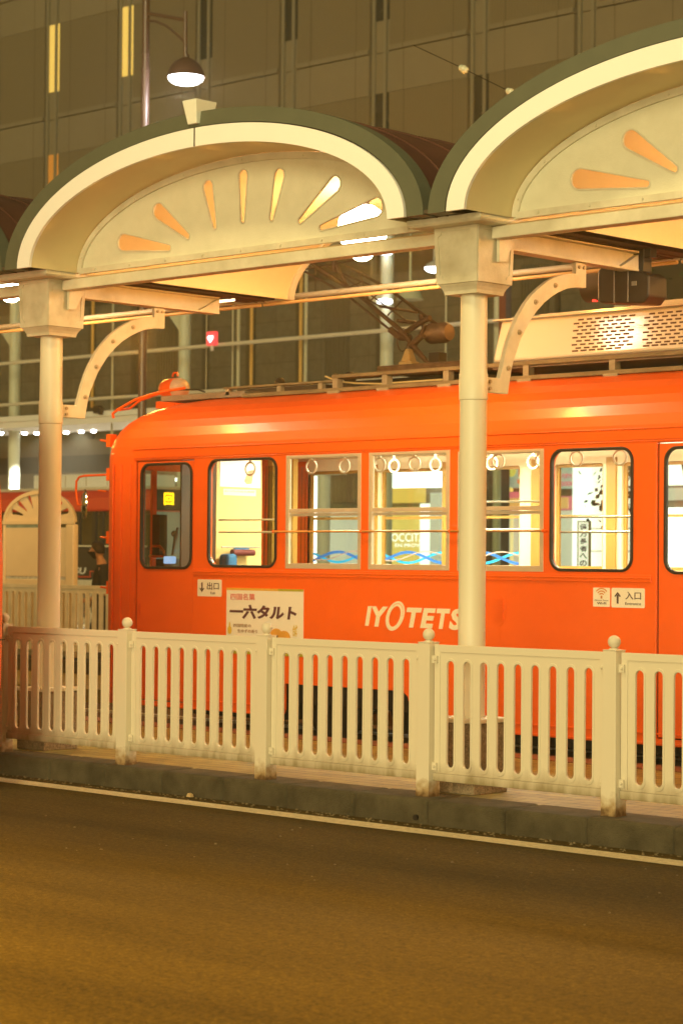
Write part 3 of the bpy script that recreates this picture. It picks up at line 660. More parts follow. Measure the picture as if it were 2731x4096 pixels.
# stickers and lettering
def sticker(px0, py0, px1, py1, nm, m=sign_white, r=.012, d=.0012):
    a = onY(px0, py0, YT); b = onY(px1, py1, YT)
    return build(nm, MB().plate(rrect(a.x, b.x, b.z, a.z, r, 4), [], YT-d, YT-.0002), m, tram), a.x, b.x, b.z, a.z
def arrow(x, z0, z1, w, upw, par, Y=YT-.0016):
    mb = MB(); s = 1 if upw else -1; tip = z1 if upw else z0; tail = z0 if upw else z1; t = w*.14
    mb.prism([(x-t, tail), (x+t, tail), (x+t, tip-s*w*.35), (x-t, tip-s*w*.35)], Y-.0006, Y)
    mb.prism([(x, tip), (x+w/2, tip-s*w*.55), (x+w/2*.6, tip-s*w*.62), (x, tip-s*w*.28), (x-w/2*.6, tip-s*w*.62), (x-w/2, tip-s*w*.55)], Y-.0012, Y-.0006)
    build('arrow', mb, ink, par)
st, x0, x1, z0, z1 = sticker(791, 2317, 887, 2387, 'exit_sign'); W = x1-x0; H = z1-z0
arrow(x0+W*.19, z0+H*.24, z0+H*.82, W*.2, False, st); text('出口', x0+W*.40, x0+W*.89, z0+H*.40, z0+H*.84, YT-.0018, ink, st, bold=.012)
text('Exit', x0+W*.55, x0+W*.74, z0+H*.14, z0+H*.28, YT-.0018, ink, st, bold=.004)
st, x0, x1, z0, z1 = sticker(2444, 2351, 2577, 2433, 'entrance_sign'); W = x1-x0; H = z1-z0
arrow(x0+W*.19, z0+H*.2, z0+H*.80, W*.2, True, st); text('入口', x0+W*.42, x0+W*.89, z0+H*.42, z0+H*.82, YT-.0018, ink, st, bold=.012)
text('Entrance', x0+W*.42, x0+W*.89, z0+H*.14, z0+H*.29, YT-.0018, ink, st, bold=.006)
st, x0, x1, z0, z1 = sticker(2371, 2350, 2438, 2428, 'wifi_sign', r=.006); W = x1-x0; H = z1-z0; om = mat('wifi_orange', (.65, .25, .05), .6, n=0)
mb = MB(); cxw, czw = x0+W*.5, z0+H*.52
for r_ in (.13, .25, .37):
    rr = r_*W; A = [(cxw+rr*cos(radians(40+100*k/12)), YT-.002, czw+rr*sin(radians(40+100*k/12))) for k in range(13)]; B = [(cxw+(rr+W*.06)*cos(radians(40+100*k/12)), YT-.002, czw+(rr+W*.06)*sin(radians(40+100*k/12))) for k in range(13)]
    mb.strip(A, B)
mb.prism(circle(cxw, czw-.0, W*.06, 12), YT-.0021, YT-.0018); mb.box(cxw-W*.05, cxw+W*.05, YT-.0021, YT-.0018, z0+H*.43, z0+H*.50); build('wifi_symbol', mb, om, st)
text('Ehime Free', x0+W*.1, x0+W*.9, z0+H*.30, z0+H*.375, YT-.0018, ink, st); text('Wi-Fi', x0+W*.24, x0+W*.78, z0+H*.12, z0+H*.25, YT-.0018, ink, st, bold=.02)
# advertisement panel
a = onY(908, 2352, YT); b = onY(1213, 2625, YT); x0, x1, z0, z1 = a.x, b.x, ZY(1213, 2628, YT), ZY(1100, 2355, YT)
ad = build('advert_panel', MB().box(x0, x1, YT-.004, YT-.0005, z0, z1), sign_white, tram); W = x1-x0; H = z1-z0
mb = MB().box(x0, x0+W*.68, YT-.006, YT-.0042, z1-H*.035, z1); build('panel_border', mb, mat('advert_gold', (.75, .42, .05), .5, n=0), ad)
mb = MB().box(x0+W*.681, x1, YT-.006, YT-.0042, z1-H*.035, z1); mb.box(x0, x1, YT-.006, YT-.0042, z0, z0+H*.10); build('panel_border', mb, mat('advert_olive', (.42, .38, .03), .5, n=0), ad)
def az(v): return ZY(1050, v, YT)
YA = YT-.0062
text('四国名菓', XY(928, YT), XY(1025, YT), az(2402), az(2376), YA, ink_red, ad, bold=.008)
text('一六タルト', XY(924, YT), XY(1192, YT), az(2478), az(2420), YA, mat('advert_brush', (.10, .03, .04), .6, n=0), ad, bold=.045, shear=.12)
text('四国特産の', XY(940, YT), XY(1010, YT), az(2512), az(2498), YA, mat('advert_brown', (.35, .2, .1), .6, n=0), ad, bold=.01)
text('生ゆずの香り', XY(956, YT), XY(1036, YT), az(2534), az(2520), YA, MATS['advert_brown'], ad, bold=.01)
yz = mat('advert_yuzu', (.72, .50, .05), .6, n=.1)
mb = MB().prism(circle(XY(925, YT), az(2525), .026, 16, .036), YA-.001, YA+.001); mb.prism(circle(XY(925, YT), az(2505), .009, 12, .03), YA-.0015, YA-.001); build('yuzu_picture', mb, yz, ad)
text('合格', XY(1176, YT), XY(1196, YT), az(2540), az(2495), YA, yz, ad, bold=.02)
for px, py in ((1112, 2540), (1143, 2548)):
    mb = MB().plate(circle(XY(px, YT), az(py), .075, 24, .062), [circle(XY(px+4, YT), az(py+8), .03, 16, .022)], YA-.002-px*1e-6, YA); build('cake_picture', mb, mat('advert_cake', (.80, .40, .06), .6, n=.2), ad)
    mb = MB().prism(circle(XY(px+4, YT), az(py+8), .029, 16, .021), YA-.001, YA); build('cake_filling', mb, mat('advert_filling', (.12, .05, .03), .6, n=0), ad)
mb = MB().prism(circle(XY(1090, YT), az(2600), .07, 16, .02), YA-.001, YA); build('cake_picture', mb, MATS['advert_cake'], ad)
# company lettering: I Y (ring O) T E T S U
lm = mat('lettering_cream', (.86, .80, .62), .45, n=.02)
zb_ = lambda px, py: ZY(px, py, YT)
YL = YT-.0012
def word(s, p0, p1, ya, yb): text(s, XY(p0, YT), XY(p1, YT), zb_(p0, yb), zb_(p0, ya), YL, lm, tram, bold=.045, shear=.2, name='lettering')
word('I', 1463, 1489, 2424, 2503); word('Y', 1489, 1555, 2425, 2506)
ocx, ocz = XY(1583, YT), zb_(1583, 2464)
def rot_ell(cx, cz, a, b, sh, n=36): return [(cx+a*cos(2*pi*k/n)+sh*b*sin(2*pi*k/n), cz+b*sin(2*pi*k/n)) for k in range(n)]
mb = MB().plate(rot_ell(ocx, ocz, .098, .122, .3), [rot_ell(ocx-.004, ocz-.004, .060, .085, .3)], YL-.001, YL+.001)
lo = build('lettering', mb, lm, tram)
build('ring_cut', MB().plate(rot_ell(ocx, ocz, .082, .104, .3)[:14]+rot_ell(ocx, ocz, .079, .100, .3)[:14][::-1], [], YL-.0014, YL-.0011), orange_body, lo)
word('T', 1628, 1690, 2430, 2510); word('E', 1683, 1745, 2432, 2512); word('T', 1748, 1803, 2434, 2515); word('S', 1798, 1856, 2434, 2520); word('U', 1862, 1925, 2437, 2522)
for xs_ in (-13.06, -11.15): build('panel_seam', MB().box(xs_, xs_+.006, YT-.0015, YT-.0003, .60, 1.478), orange_dark, tram)
mb = MB()
for k in range(46): x = -15.45+k*.24; mb.lathe([(.006, -.0004), (.004, -.004)], (x, YT, 1.45), 8, 'y')
build('rivet_row', mb, orange_dark, tram)
# louvre vent on the side
q = onY(1995, 2440, YT); mb = MB(); mb.prism(circle(q.x, q.z, .075, 20, .125), YT-.004, YT-.0005)
mb2 = build('side_vent', mb, orange_body, tram, bevel=.003); mb = MB()
for k in range(9): mb.box(q.x-.045, q.x+.045, YT-.012, YT-.0045, q.z-.08+k*.02, q.z-.07+k*.02)
build('louvre', mb, orange_dark, mb2)
# roof gear
RY0, RY1 = 14.0, 15.4
def zz(px, py, Y=RY0): return ZY(px, py, Y)
mb = MB(); xa, xb = XY(640, RY0), XY(975, RY0)
mb.box(xa, xb, RY0, RY1, 3.105, zz(900, 1568)+.0); build('roof_mat', mb, mat('mesh_mat_silver', (.45, .42, .33), .35, .6, n=.5, scale=60, bump=.6), tram)
mb = MB(); xr_ = -5.2
mb.box(XY(975, RY0), xr_, RY0-.04, RY0+.12, 3.09, 3.125); mb.box(XY(975, RY0), xr_, RY1-.1, RY1, 3.09, 3.125)
bw = build('roof_runner', mb, roofgrey, tram, bevel=.004)
ztop = zz(1600, 1482)
mb = MB(); mb.box(XY(1330, RY0), xr_, RY0-.03, RY0+.16, ztop-.03, ztop); mb.box(XY(1330, RY0), xr_, RY1-.1, RY1+.06, ztop-.03, ztop)
mb.box(XY(890, RY0), XY(1330, RY0), RY0, RY0+.10, 3.18, 3.20)
build('walkway_board', mb, roofgrey, tram, bevel=.003)
mb = MB()
brg = mat('bracket_grey', (.36, .32, .22), .6, n=.3)
for px in (1342, 1540, 1785, 2105, 2450, 2800): x = XY(px, RY0); build('walkway_bracket', MB().box(x-.03, x+.03, RY0-.025, RY0+.05, 3.1, ztop-.031).box(x-.07, x+.07, RY0-.05, RY0+.06, 3.075, 3.0995), brg, tram, bevel=.003)
for px in (905, 1110, 1275): x = XY(px, RY0); build('walkway_bracket', MB().box(x-.025, x+.025, RY0, RY0+.05, 3.12, 3.179), brg, tram, bevel=.003)
mb = MB(); mb.box(XY(1345, 14.3), XY(1900, 14.3), 14.25, 15.2, 3.13, ztop-.035); mb.box(XY(960, 14.3), XY(1310, 14.3), 14.25, 15.1, 3.12, 3.195)
for px, r in ((1115, .05), (1340, .05), (1395, .06)): mb.ball((XY(px, 14.4), 14.4, 3.22+.03), r, 14)
build('resistor_boxes', mb, roofblack, tram, smooth=True)
build('roof_cable', MB().tube([onY(1300, 1505, 14.05), onY(1350, 1525, 14.05), onY(1420, 1533, 14.05), onY(1520, 1535, 14.05), onY(1770, 1518, 14.05)], .008, 6), mat('cable_cream', (.6, .5, .25), .5, n=0), tram, smooth=True)
# rooftop cooling unit
ax0 = XY(1962, 14.0); ax1 = -7.3; acz0, acz1 = 3.222, 3.60
acm = mat('cooling_unit_cream', (.84, .78, .66), .14, n=.04, scale=3, coat=.6)
mb = MB(); LN = .052
v_ = [(ax0, 14.0, acz0+.03), (ax1, 14.0, acz0+.03), (ax1, 15.4, acz0+.03), (ax0, 15.4, acz0+.03), (ax0+.05, 14.0+LN, acz1), (ax1-.05, 14.0+LN, acz1), (ax1-.05, 15.4-LN, acz1), (ax0+.05, 15.4-LN, acz1)]
mb.add(v_, [(0, 3, 2, 1), (4, 5, 6, 7), (0, 1, 5, 4), (1, 2, 6, 5), (2, 3, 7, 6), (3, 0, 4, 7)])
def facey(z): return 14.0+LN*(z-acz0-.03)/(acz1-acz0-.03)
ac = build('cooling_unit', mb, acm, tram, bevel=.03, bseg=3)
mb = MB(); mb.box(ax0+.5, ax1-.1, 13.985, 15.41, acz1+.001, acz1+.012); mb.box(ax0+.02, ax1, 13.98, 15.42, acz1-.012, acz1+.0005); mb.box(ax0+1.35, ax0+2.1, 14.05, 15.2, acz1+.0125, acz1+.045); build('unit_lid', mb, acm, ac, bevel=.003)
build('unit_base', MB().box(ax0+.02, ax1, 13.99, 15.4, acz0-.03, acz0+.029), mat('unit_base_brown', (.16, .12, .09), .6, n=.3), ac)
vm = mat('vent_slot_brown', (.10, .045, .02), .7, n=.1)
gr = 0
for gx0, gx1 in ((2265, 2520), (2548, 2860)):
    xa, xb = XY(gx0+12, 14.0), XY(gx1-4, 14.0) if gx1 < 2700 else XY(gx0+12, 14.0)+(XY(2516, 14)-XY(2277, 14)); mb = MB(); nr = 9; p_ = (xb-xa)/7
    for r_ in range(nr):
        z = acz1-.052-r_*.0285
        for c_ in range(7):
            x = xa+c_*p_+(p_/2 if r_ % 2 == 0 else 0)
            if x+p_*.6 > xb+.04: continue
            mb.box(x, x+p_*.64, facey(z)-.004, facey(z)+.001, z-.0065, z+.0065)
    for c_ in range(6): x = xa+c_*p_+.01; mb.box(x, x+p_*.72, facey(acz0+.076)-.004, facey(acz0+.076)+.001, acz0+.070, acz0+.083)
    build('vent_grille', mb, vm, ac)
# pantograph
pg = build('pantograph', MB().box(XY(1545, 14.3), XY(1900, 14.3), 14.15, 15.25, ztop+.0, ztop+.07), rusty, tram, bevel=.02)
mb = MB()
def T(pts, r=.014, Y=14.5): mb.tube([onY(px, py, Y) for px, py in pts], r, 7)
T([(1235, 1045), (1410, 1160), (1600, 1320), (1700, 1440)], [.013, .016, .022, .022], 14.4)
T([(1190, 1070), (1380, 1175), (1560, 1320)], .011, 14.45)
T([(1380, 1060), (1560, 1160), (1740, 1295)], [.012, .015, .018], 15.1)
T([(1320, 1075), (1480, 1140)], .009, 15.0)
T([(1340, 1020), (1335, 1085)], .025, 14.7); T([(1345, 1060), (1390, 1150)], .016, 14.7); T([(1260, 1040), (1262, 1168)], .006, 14.6)
T([(1518, 1225), (1668, 1250)], .012, 14.8); T([(1590, 1282), (1665, 1292)], .018, 14.7)
T([(1620, 1330), (1690, 1285), (1720, 1270)], .025, 14.5); T([(1640, 1385), (1690, 1340)], .03, 14.4)
T([(1150, 1090), (1420, 1040)], .008, 14.7)
T([(1210, 1045), (1330, 1120), (1520, 1225)], .007, 14.75); T([(1300, 1060), (1440, 1150), (1620, 1280)], .008, 14.9); T([(1440, 1095), (1475, 1210)], .006, 14.8)
T([(1390, 1150), (1440, 1130)], .007, 14.8); T([(1480, 1205), (1535, 1150)], .007, 14.8); T([(1550, 1262), (1610, 1200)], .008, 14.8); T([(1700, 1300), (1640, 1420)], .018, 14.5)
T([(1560, 1318), (1600, 1350), (1640, 1350)], .03, 14.45); T([(1655, 1400), (1720, 1460)], .016, 14.4); T([(1680, 1260), (1700, 1330)], .02, 14.55)
build('pantograph_arms', mb, rusty, pg, smooth=True)
mb = MB(); q = onY(1720, 1335, 14.6); q2 = onY(1790, 1345, 14.6)
mb.lathe([(.001, q.x-.03), (.075, q.x-.02), (.085, q.x), (.088, q2.x-.02), (.07, q2.x+.02), (.001, q2.x+.03)], (0, 14.6, q.z), 22, 'x')
for k in range(10): x = q.x+.005+k*(q2.x-q.x-.02)/10; mb.lathe([(.088, x), (.091, x+.004), (.088, x+.008)], (0, 14.6, q.z), 22, 'x')
build('spring_drum', mb, mat('drum_brown', (.20, .13, .08), .5, .4, n=.3), pg, smooth=True)
mb = MB(); q = onY(1635, 1385, 14.35); mb.box(q.x-.075, q.x+.075, 14.3, 14.4, ztop+.071, ztop+.11); mb.frust(q.x, 14.35, ztop+.11, .05, .05, ztop+.22, .015, .03)
build('pantograph_base', mb, mat('base_ochre', (.38, .28, .12), .6, n=.4), pg, bevel=.006)
mb = MB(); c_ = onY(1610, 1360, 14.5); mb.tube([(c_.x+.065*cos(2*pi*k/16), 14.5, c_.z+.10*sin(2*pi*k/16)) for k in range(17)], .006, 6, cap=False)
build('drum_stand', MB().box(XY(1725, 14.6), XY(1765, 14.6), 14.55, 14.65, ztop+.05, ztop+.2), roofblack, pg)
build('cable_loop', mb, rusty, pg, smooth=True)
# headlamp, hand rails, mirror, pegs
q = onY(690, 1555, 14.7)
mb = MB(); mb.lathe([(.001, q.x-.15), (.045, q.x-.145), (.075, q.x-.12), (.095, q.x-.07), (.102, q.x+.0), (.102, q.x+.07)], (0, 14.7, q.z), 24, 'x')
mb.box(q.x-.13, q.x+.16, 14.6, 14.8, 3.1, 3.17); mb.tube([(q.x+.0, 14.7, q.z+.12), (q.x+.02, 14.7, q.z+.155), (q.x+.07, 14.7, q.z+.155), (q.x+.08, 14.7, q.z+.12)], .01, 6)
hl = build('headlamp', mb, orange_body, tram, smooth=True)
mb = MB().lathe([(.100, q.x+.0705), (.101, q.x+.11), (.085, q.x+.16), (.05, q.x+.195), (.001, q.x+.21)], (0, 14.7, q.z), 24, 'x'); build('lamp_cap', mb, mat('lamp_cap_grey', (.62, .50, .42), .4, n=.15), hl, smooth=True)
mb = MB()
mb.tube([onY(455, 1672, 14.0), onY(452, 1655, 14.0), onY(470, 1640, 14.0), onY(540, 1600, 14.0), onY(600, 1580, 14.0), onY(660, 1565, 14.0), onY(740, 1552, 14.0)], .014, 8)
mb.tube([onY(520, 1634, 14.25), onY(560, 1602, 14.25), onY(620, 1580, 14.25), onY(700, 1558, 14.25)], .012, 8)
mb.tube([onY(480, 1640, 14.0), onY(520, 1634, 14.25)], .012, 8)
build('roof_handrail', mb, orange_dark, tram, smooth=True)
build('lamp_cable', MB().tube([onY(700, 1560, 14.3), onY(790, 1558, 14.3), onY(820, 1568, 14.3)], .008, 6), rubber, tram, smooth=True)
mb = MB(); YM = 13.95
mb.tube([onY(430, 1899, YM), onY(340, 1903, YM), onY(318, 1908, YM), onY(307, 1925, YM), onY(305, 1960, YM), onY(312, 2020, YM)], .011, 8)
mb.tube([onY(425, 1965, YM), onY(395, 1962, YM)], .009, 6)
ma = build('mirror_arm', mb, orange_dark, tram, smooth=True)
q = onY(340, 2017, YM); mb = MB(); n_ = 20
mb.tube([(q.x-.0, YM, q.z), (XF-.35, YM, q.z)], .001, 4)
n_v = Vector((.64, .76, .0)); n_v.rotate(Matrix.Rotation(radians(9), 3, 'Z')); Rm = n_v.to_track_quat('Z', 'X').to_matrix().to_4x4()
mb = MB().lathe([(.001, -.03), (.085, -.024), (.115, -.006), (.118, .004), (.11, .012), (.001, .014)], (0, 0, 0), 28, 'z')
mb.v = [tuple(q+Rm.to_3x3() @ Vector(v)) for v in mb.v]
mb.v = [(v[0], v[1], q.z+(v[2]-q.z)*1.25) for v in mb.v]
build('mirror', mb, mat('mirror_chrome', (.9, .88, .82), .08, 1., n=0), ma, smooth=True)
build('mirror_stay', MB().tube([onY(312, 2020, YM), q], .01, 6), orange_dark, ma, smooth=True)
mb = MB()
for py in (1763, 1898, 2150, 2350):
    a = onY(438, py, 13.85); mb = MB().box(a.x-.01, a.x+.05, 13.82, 13.9, a.z-.06, a.z+.06)
    if py != 1898: mb.tube([onY(440, py+3, 13.85), onY(404, py-2, 13.85)], .011, 6)
    build('step_peg', mb, orange_dark, tram, smooth=True)
mb = MB().tube([onY(430, 2350, 13.9), onY(430, 2368, 13.9)], .02, 6)
# trucks and underframe
for xc in (-12.83, -7.2):
    mb = MB(); mb.box(xc-.95, xc+.95, 13.72, 13.80, .38, .56); mb.box(xc-.95, xc+.95, 15.6, 15.68, .38, .56); mb.box(xc-.15, xc+.15, 13.8, 15.6, .40, .46)
    tk = build('truck', mb, dark_metal, tram, bevel=.01)
    for dx in (-.68, .68):
        for y in (14.13, 15.19): build('wheel', MB().lathe([(.001, y), (.30, y), (.32, y+.02), (.32, y+.08), (.001, y+.08)], (xc+dx, 0, .345), 28, 'y'), dark_metal, tk, smooth=True)
build('underframe', MB().box(-15.8, -4.4, 13.75, 15.65, .46, .70), dark_metal, tram)
build('coupler', MB().box(-16.5, -16.2, 14.6, 14.8, .35, .5), dark_metal, tram, bevel=.02)
for b_ in ((-11.6, -8.6, 13.9, 14.3, .16, .45), (-15.2, -14.0, 13.95, 15.4, .2, .45)): build('floor_box', MB().box(*b_), dark_metal, tram, bevel=.02)
# ------------------------------------------------------------------ second tram beyond the far platform
Y2 = 29.5; F2 = XY(600, Y2); Y2b = 31.9
t2 = thing('articulated_tram', 'red and black tram with cream roof box and amber destination sign behind the orange tram', 'tram', (F2-6, 30.7, .0))
red2 = mat('far_tram_red', (.80, .07, .03), .3, n=.05, coat=.5); blk2 = mat('far_tram_black', (.03, .028, .025), .3, n=.1, coat=.3)
za = lambda px, py: ZY(px, py, Y2)
zr = za(300, 1962); zw = za(300, 2047); zs = za(300, 2183); zl = za(300, 2330)
build('lower_body', MB().box(F2-14, F2, Y2, Y2b, .35, zs-.02), blk2, t2, bevel=.06)
build('upper_body', MB().prism([(Y2, zw), (Y2b, zw), (Y2b, zr-.25), (Y2b-.25, zr), (Y2+.12, zr), (Y2, zr-.16)], F2-14, F2, 'x'), red2, t2, bevel=.05)
build('roof_panel', MB().box(F2-13.8, F2-.3, Y2+.16, Y2b-.3, zr+.002, zr+.07), cream, t2, bevel=.03)
mb = MB(); mb.box(XY(133, Y2+.4), XY(470, Y2+.4), Y2+.4, Y2b-.4, zr+.071, ZY(300, 1896, Y2+.4)); rb = build('roof_box', mb, white_plain, t2, bevel=.03)
mb = MB()
for px in (180, 262, 345, 430): x = XY(px, Y2+.4); mb.box(x-.01, x+.01, Y2+.395, Y2+.3995, zr+.1, ZY(300, 1902, Y2+.4))
build('box_seam', mb, mat('seam_tan', (.45, .38, .25), .6, n=0), rb)
mb = MB()
for px in (225, 312, 375, 405, 440): x = XY(px, Y2); mb.box(x-.05, x+.05, Y2+.01, Y2+.08, zs-.02, zw)
mb.box(F2-14, F2-.1, Y2b-.05, Y2b, zs-.02, zw)
build('window_pillar', mb, blk2, t2)
build('window_band', MB().box(F2-14, F2-.05, Y2+.035, Y2+.045, zs-.02, zw), glass(), t2)
build('sill_line', MB().box(F2-14, F2-.1, Y2-.006, Y2+.02, zs-.02, zs+.01), mat('sill_cream', (.8, .75, .55), .4, n=0), t2)
build('red_line', MB().box(F2-14, XY(368, Y2), Y2-.006, Y2-.0005, za(330, 2309), za(330, 2305)).box(XY(363, Y2), XY(366, Y2), Y2-.006, Y2-.0005, za(330, 2305), za(330, 2285)).box(XY(363, Y2), F2-.3, Y2-.006, Y2-.0005, za(330, 2286), za(330, 2283)), red2, t2)
text('IYOTETSU', XY(175, Y2), XY(349, Y2), za(330, 2296), za(330, 2270), Y2-.004, mat('far_lettering', (.85, .82, .72), .4, n=0), t2, bold=.03, shear=.15)
mb = MB(); mb.box(F2-13.9, F2-.1, Y2+.2, Y2b-.2, .36, .9); build('saloon_floor', mb, int_green, t2)
build('saloon_lamp', MB().box(F2-13, F2-1.2, 30.5, 30.9, zw+.03, zw+.05), emis('far_saloon_light', (1, .95, .85), 3), t2)
fz = lambda py: onX(680, py, F2).z; fy = lambda px: onX(px, 2000, F2).y
# front face: black sign glass, windscreen, wiper
build('sign_glass', MB().box(F2+.001, F2+.02, Y2+.08, Y2b-.08, fz(2042), fz(1958)), mat('sign_black', (.02, .02, .015), .25, n=0), t2, bevel=.01)
led = emis('amber_led', (1, .52, .0), 5)
text('回', fy(654), fy(692), fz(2020), fz(1972), F2+.024, led, t2, bold=.02, face='x', name='destination_text')
text('送', fy(748), fy(786), fz(2020), fz(1972), F2+.024, led, t2, bold=.02, face='x', name='destination_text')
build('windscreen', MB().box(F2+.001, F2+.012, Y2+.08, Y2b-.08, fz(2235), fz(2046)), mat('windscreen_glow_green', (.20, .24, .17), .15, n=.3, scale=2, coat=.5, emit=(.5, .52, .36), es=.22), t2)  # interior light behind the glass is put in as emission
build('sign_border', MB().box(F2+.012, F2+.03, Y2+.08, Y2b-.08, fz(2047), fz(2043)), red2, t2)
build('wiper', MB().tube([onX(690, 2215, F2+.06), onX(712, 2130, F2+.06)], .018, 6), blk2, t2)
# ------------------------------------------------------------------ orange bus at the left edge, on the road
YB = 9.6; bX = XY(27, YB); bz = lambda py: ZY(20, py, YB)
bus = thing('bus', 'orange bus nose just entering at the left edge on the road', 'bus', (bX-4, 8.4, 0))
prof = [(bX-8, .66), (bX-.01, .68), (bX+.0, 1.1), (bX+.0, 1.6), (XY(20, YB), 1.95), (XY(4, YB), 2.35), (XY(-25, YB), 2.75), (XY(-70, YB), 2.98), (bX-8, 3.0)]
bb = build('bus_body', MB().prism(prof, 7.2, YB), orange_body, bus, bevel=.05)
build('bumper', MB().prism([(bX-8, .30), (bX-.12, .36), (bX-.05, .42), (bX-.03, .60), (bX-.05, .66), (bX-8, .655)], 7.22, YB-.02), rubber, bus, bevel=.03)
build('body_seam', MB().box(bX-8, bX+.001, 7.19, YB+.002, bz(2559), bz(2555)), rubber, bb)
bgl = mat('bus_glass', (.03, .03, .028), .1, n=0, coat=.5)
mb = MB().prism([(7.35, 1.75), (9.4, 1.75), (9.35, 2.3), (7.4, 2.3)], XY(24, YB)-.12, XY(24, YB)+.02, 'x'); build('windscreen', mb, bgl, bus)
for y in (7.5, 9.2): build('headlight', MB().lathe([(.001, bX-.02), (.09, bX-.02), (.09, bX+.01), (.001, bX+.03)], (0, y, .95), 18, 'x'), white_plain, bus, smooth=True)
for x in (bX-2.2, bX-6.4):
    for y in (7.22, 9.3): build('wheel', MB().lathe([(.001, y), (.46, y), (.48, y+.05), (.48, y+.25), (.001, y+.28)], (x, 0, .48), 26, 'y'), rubber, bus, smooth=True)
for y0_, y1_ in ((7.185, 7.199), (YB+.001, YB+.012)):
    for k in range(5): build('side_window', MB().box(bX-.5-1.42*(k+1)+.06, bX-.5-1.42*k, y0_, y1_, .95 if k == 0 else 1.35, 2.6), bgl, bus, bevel=.004)
# ------------------------------------------------------------------ end screen with sunburst on far platform
YK = 18.62; x0, x1 = XY(18, YK), XY(303, YK); cxk = (x0+x1)/2; hw = (x1-x0)/2
zk = lambda py: ZY(165, py, YK)
kio = thing('end_screen', 'tan end screen with round sunburst top behind the left column', 'screen', (cxk, YK, .31))
tan = mat('end_screen_tan', (.80, .68, .47), .55, n=.1, scale=3)
z0k, z1k = zk(2088), zk(1962); o = [(cxk-hw*cos(pi*k/40), z0k+(z1k-z0k)*sin(pi*k/40)) for k in range(41)]
hs = []
for a, b, r in ((162, .88, .03), (137, .85, .035), (112, .85, .035), (90, .85, .035), (68, .85, .035), (43, .85, .035), (18, .88, .03)):
    ca, sa = cos(radians(a)), sin(radians(a)); hs.append(tri_slot(cxk+hw*.80*ca, z0k+.05+(z1k-z0k)*.72*sa, .038, cxk+hw*.50*ca, z0k+.05+(z1k-z0k)*.36*sa, .012))
build('sunburst_top', MB().plate(o, hs, YK, YK+.03), tan, kio, bevel=.003)
mb = MB(); i_ = [(cxk-(hw-.05)*cos(pi*k/40), z0k+(z1k-z0k-.05)*sin(pi*k/40)) for k in range(41)]
mb.strip([(p[0], YK-.02, p[1]) for p in o], [(p[0], YK-.02, p[1]) for p in i_]); mb.strip([(p[0], YK-.02, p[1]) for p in o], [(p[0], YK+.03, p[1]) for p in o]); mb.strip([(p[0], YK-.02, p[1]) for p in i_], [(p[0], YK, p[1]) for p in i_])
mb.box(x0, x1, YK-.03, YK-.001, z0k-.03, z0k+.02); build('rim', mb, tan, kio, smooth=True)
build('glass_strip', MB().box(x0+.05, x1-.35, YK, YK+.01, zk(2110), z0k-.03), mat('glass_pale', (.45, .55, .45), .2, n=.5, scale=6), kio)
build('screen_panel', MB().box(x0+.03, x1-.17, YK-.005, YK+.03, zk(2306), zk(2110)), tan, kio, bevel=.004)
build('side_post', MB().box(x1-.168, x1, YK-.03, YK+.06, .31, z0k-.0305), tan, kio, bevel=.02)
build('side_post', MB().box(x0, x0+.05, YK-.03, YK+.06, .31, z0k-.0305), tan, kio, bevel=.02)
build('kick_panel', MB().box(x0+.05, x1-.17, YK-.01, YK+.03, .45, zk(2318)), tan, kio, bevel=.004)
mb = MB()
for py in (2140, 2278): q = onY(272, py, YK); mb.box(q.x-.02, q.x+.02, YK-.016, YK-.0055, q.z-.03, q.z+.03)
build('hinge', mb, mat('hinge_brass', (.35, .25, .08), .4, .6, n=.2), kio)
build('map_strip', MB().box(x0+.06, x1-.18, YK, YK+.008, zk(2317), zk(2307)), mat('strip_white', (.8, .85, .8), .5, n=.7, scale=25), kio)
# ------------------------------------------------------------------ station frame: pillars, awning, rails
pal = mat('pillar_pale_green', (.62, .66, .50), .45, n=.08, scale=2)
YP = 35.0
for k, (px, lb) in enumerate(((55, 'tall round pale pillar at the far left, brightly lit under the awning'), (733, 'tall round pale green pillar behind the tram headlamp'), (1541, 'tall round pale pillar behind the pantograph, with two floodlights'), (2480, 'tall round pale pillar behind the hanging black camera'))):
    x = XY(px, YP); t = thing('round_pillar', lb, 'pillar', (x, YP, .14), 'round pillars of the station frame')
    build('shaft', MB().lathe([(.145, .14), (.145, 8.7)], (x, YP, 0), 28), pal, t, smooth=True)
    mb = MB().prism([(x-.14, 6.9), (x-.55, 7.32), (x-.14, 7.32)], YP-.04, YP+.04); build('gusset', mb, pal, t)
    build('base_collar', MB().lathe([(.19, .14), (.19, .3), (.15, .34)], (x, YP, 0), 24), pal, t, smooth=True)
    if k == 2:
        for py in (1010, 1207):
            q = onY(1542, py, YP-.25); build('floodlight', MB().box(q.x-.12, q.x+.12, YP-.4, YP-.16, q.z-.04, q.z+.05), emis('flood_white', (.95, .98, 1), 8), t, bevel=.02)
aw = thing('awning', 'flat white station awning with downlights at the left behind the column', 'awning', (-47, 35, 4.7))
az0 = 4.76
mb = MB().box(-110, XY(900, 34), 33.8, 36.3, az0+.02, 5.0); mb.box(-110, XY(900, 34), 33.76, 33.8, az0-.02, 5.03); mb.box(-110, XY(900, 34), 33.7, 33.76, az0+.13, az0+.16)
build('roof_slab', mb, white_plain, aw, bevel=.01)
for px in (5, 100, 148, 262, 320, 430, 520): q = onZ(px, 1733, az0); build('downlight', MB().lathe([(.001, az0-.03), (.055, az0-.03), (.06, az0+.015)], (q.x, min(q.y, 36.0), 0), 16), emis('downlight_white', (1, .97, .95), 30), aw)
frm = thing('station_frame', 'long white horizontal pipes with slender rods in front of the grey lower facade', 'pipe frame', (-50, 34, .14))
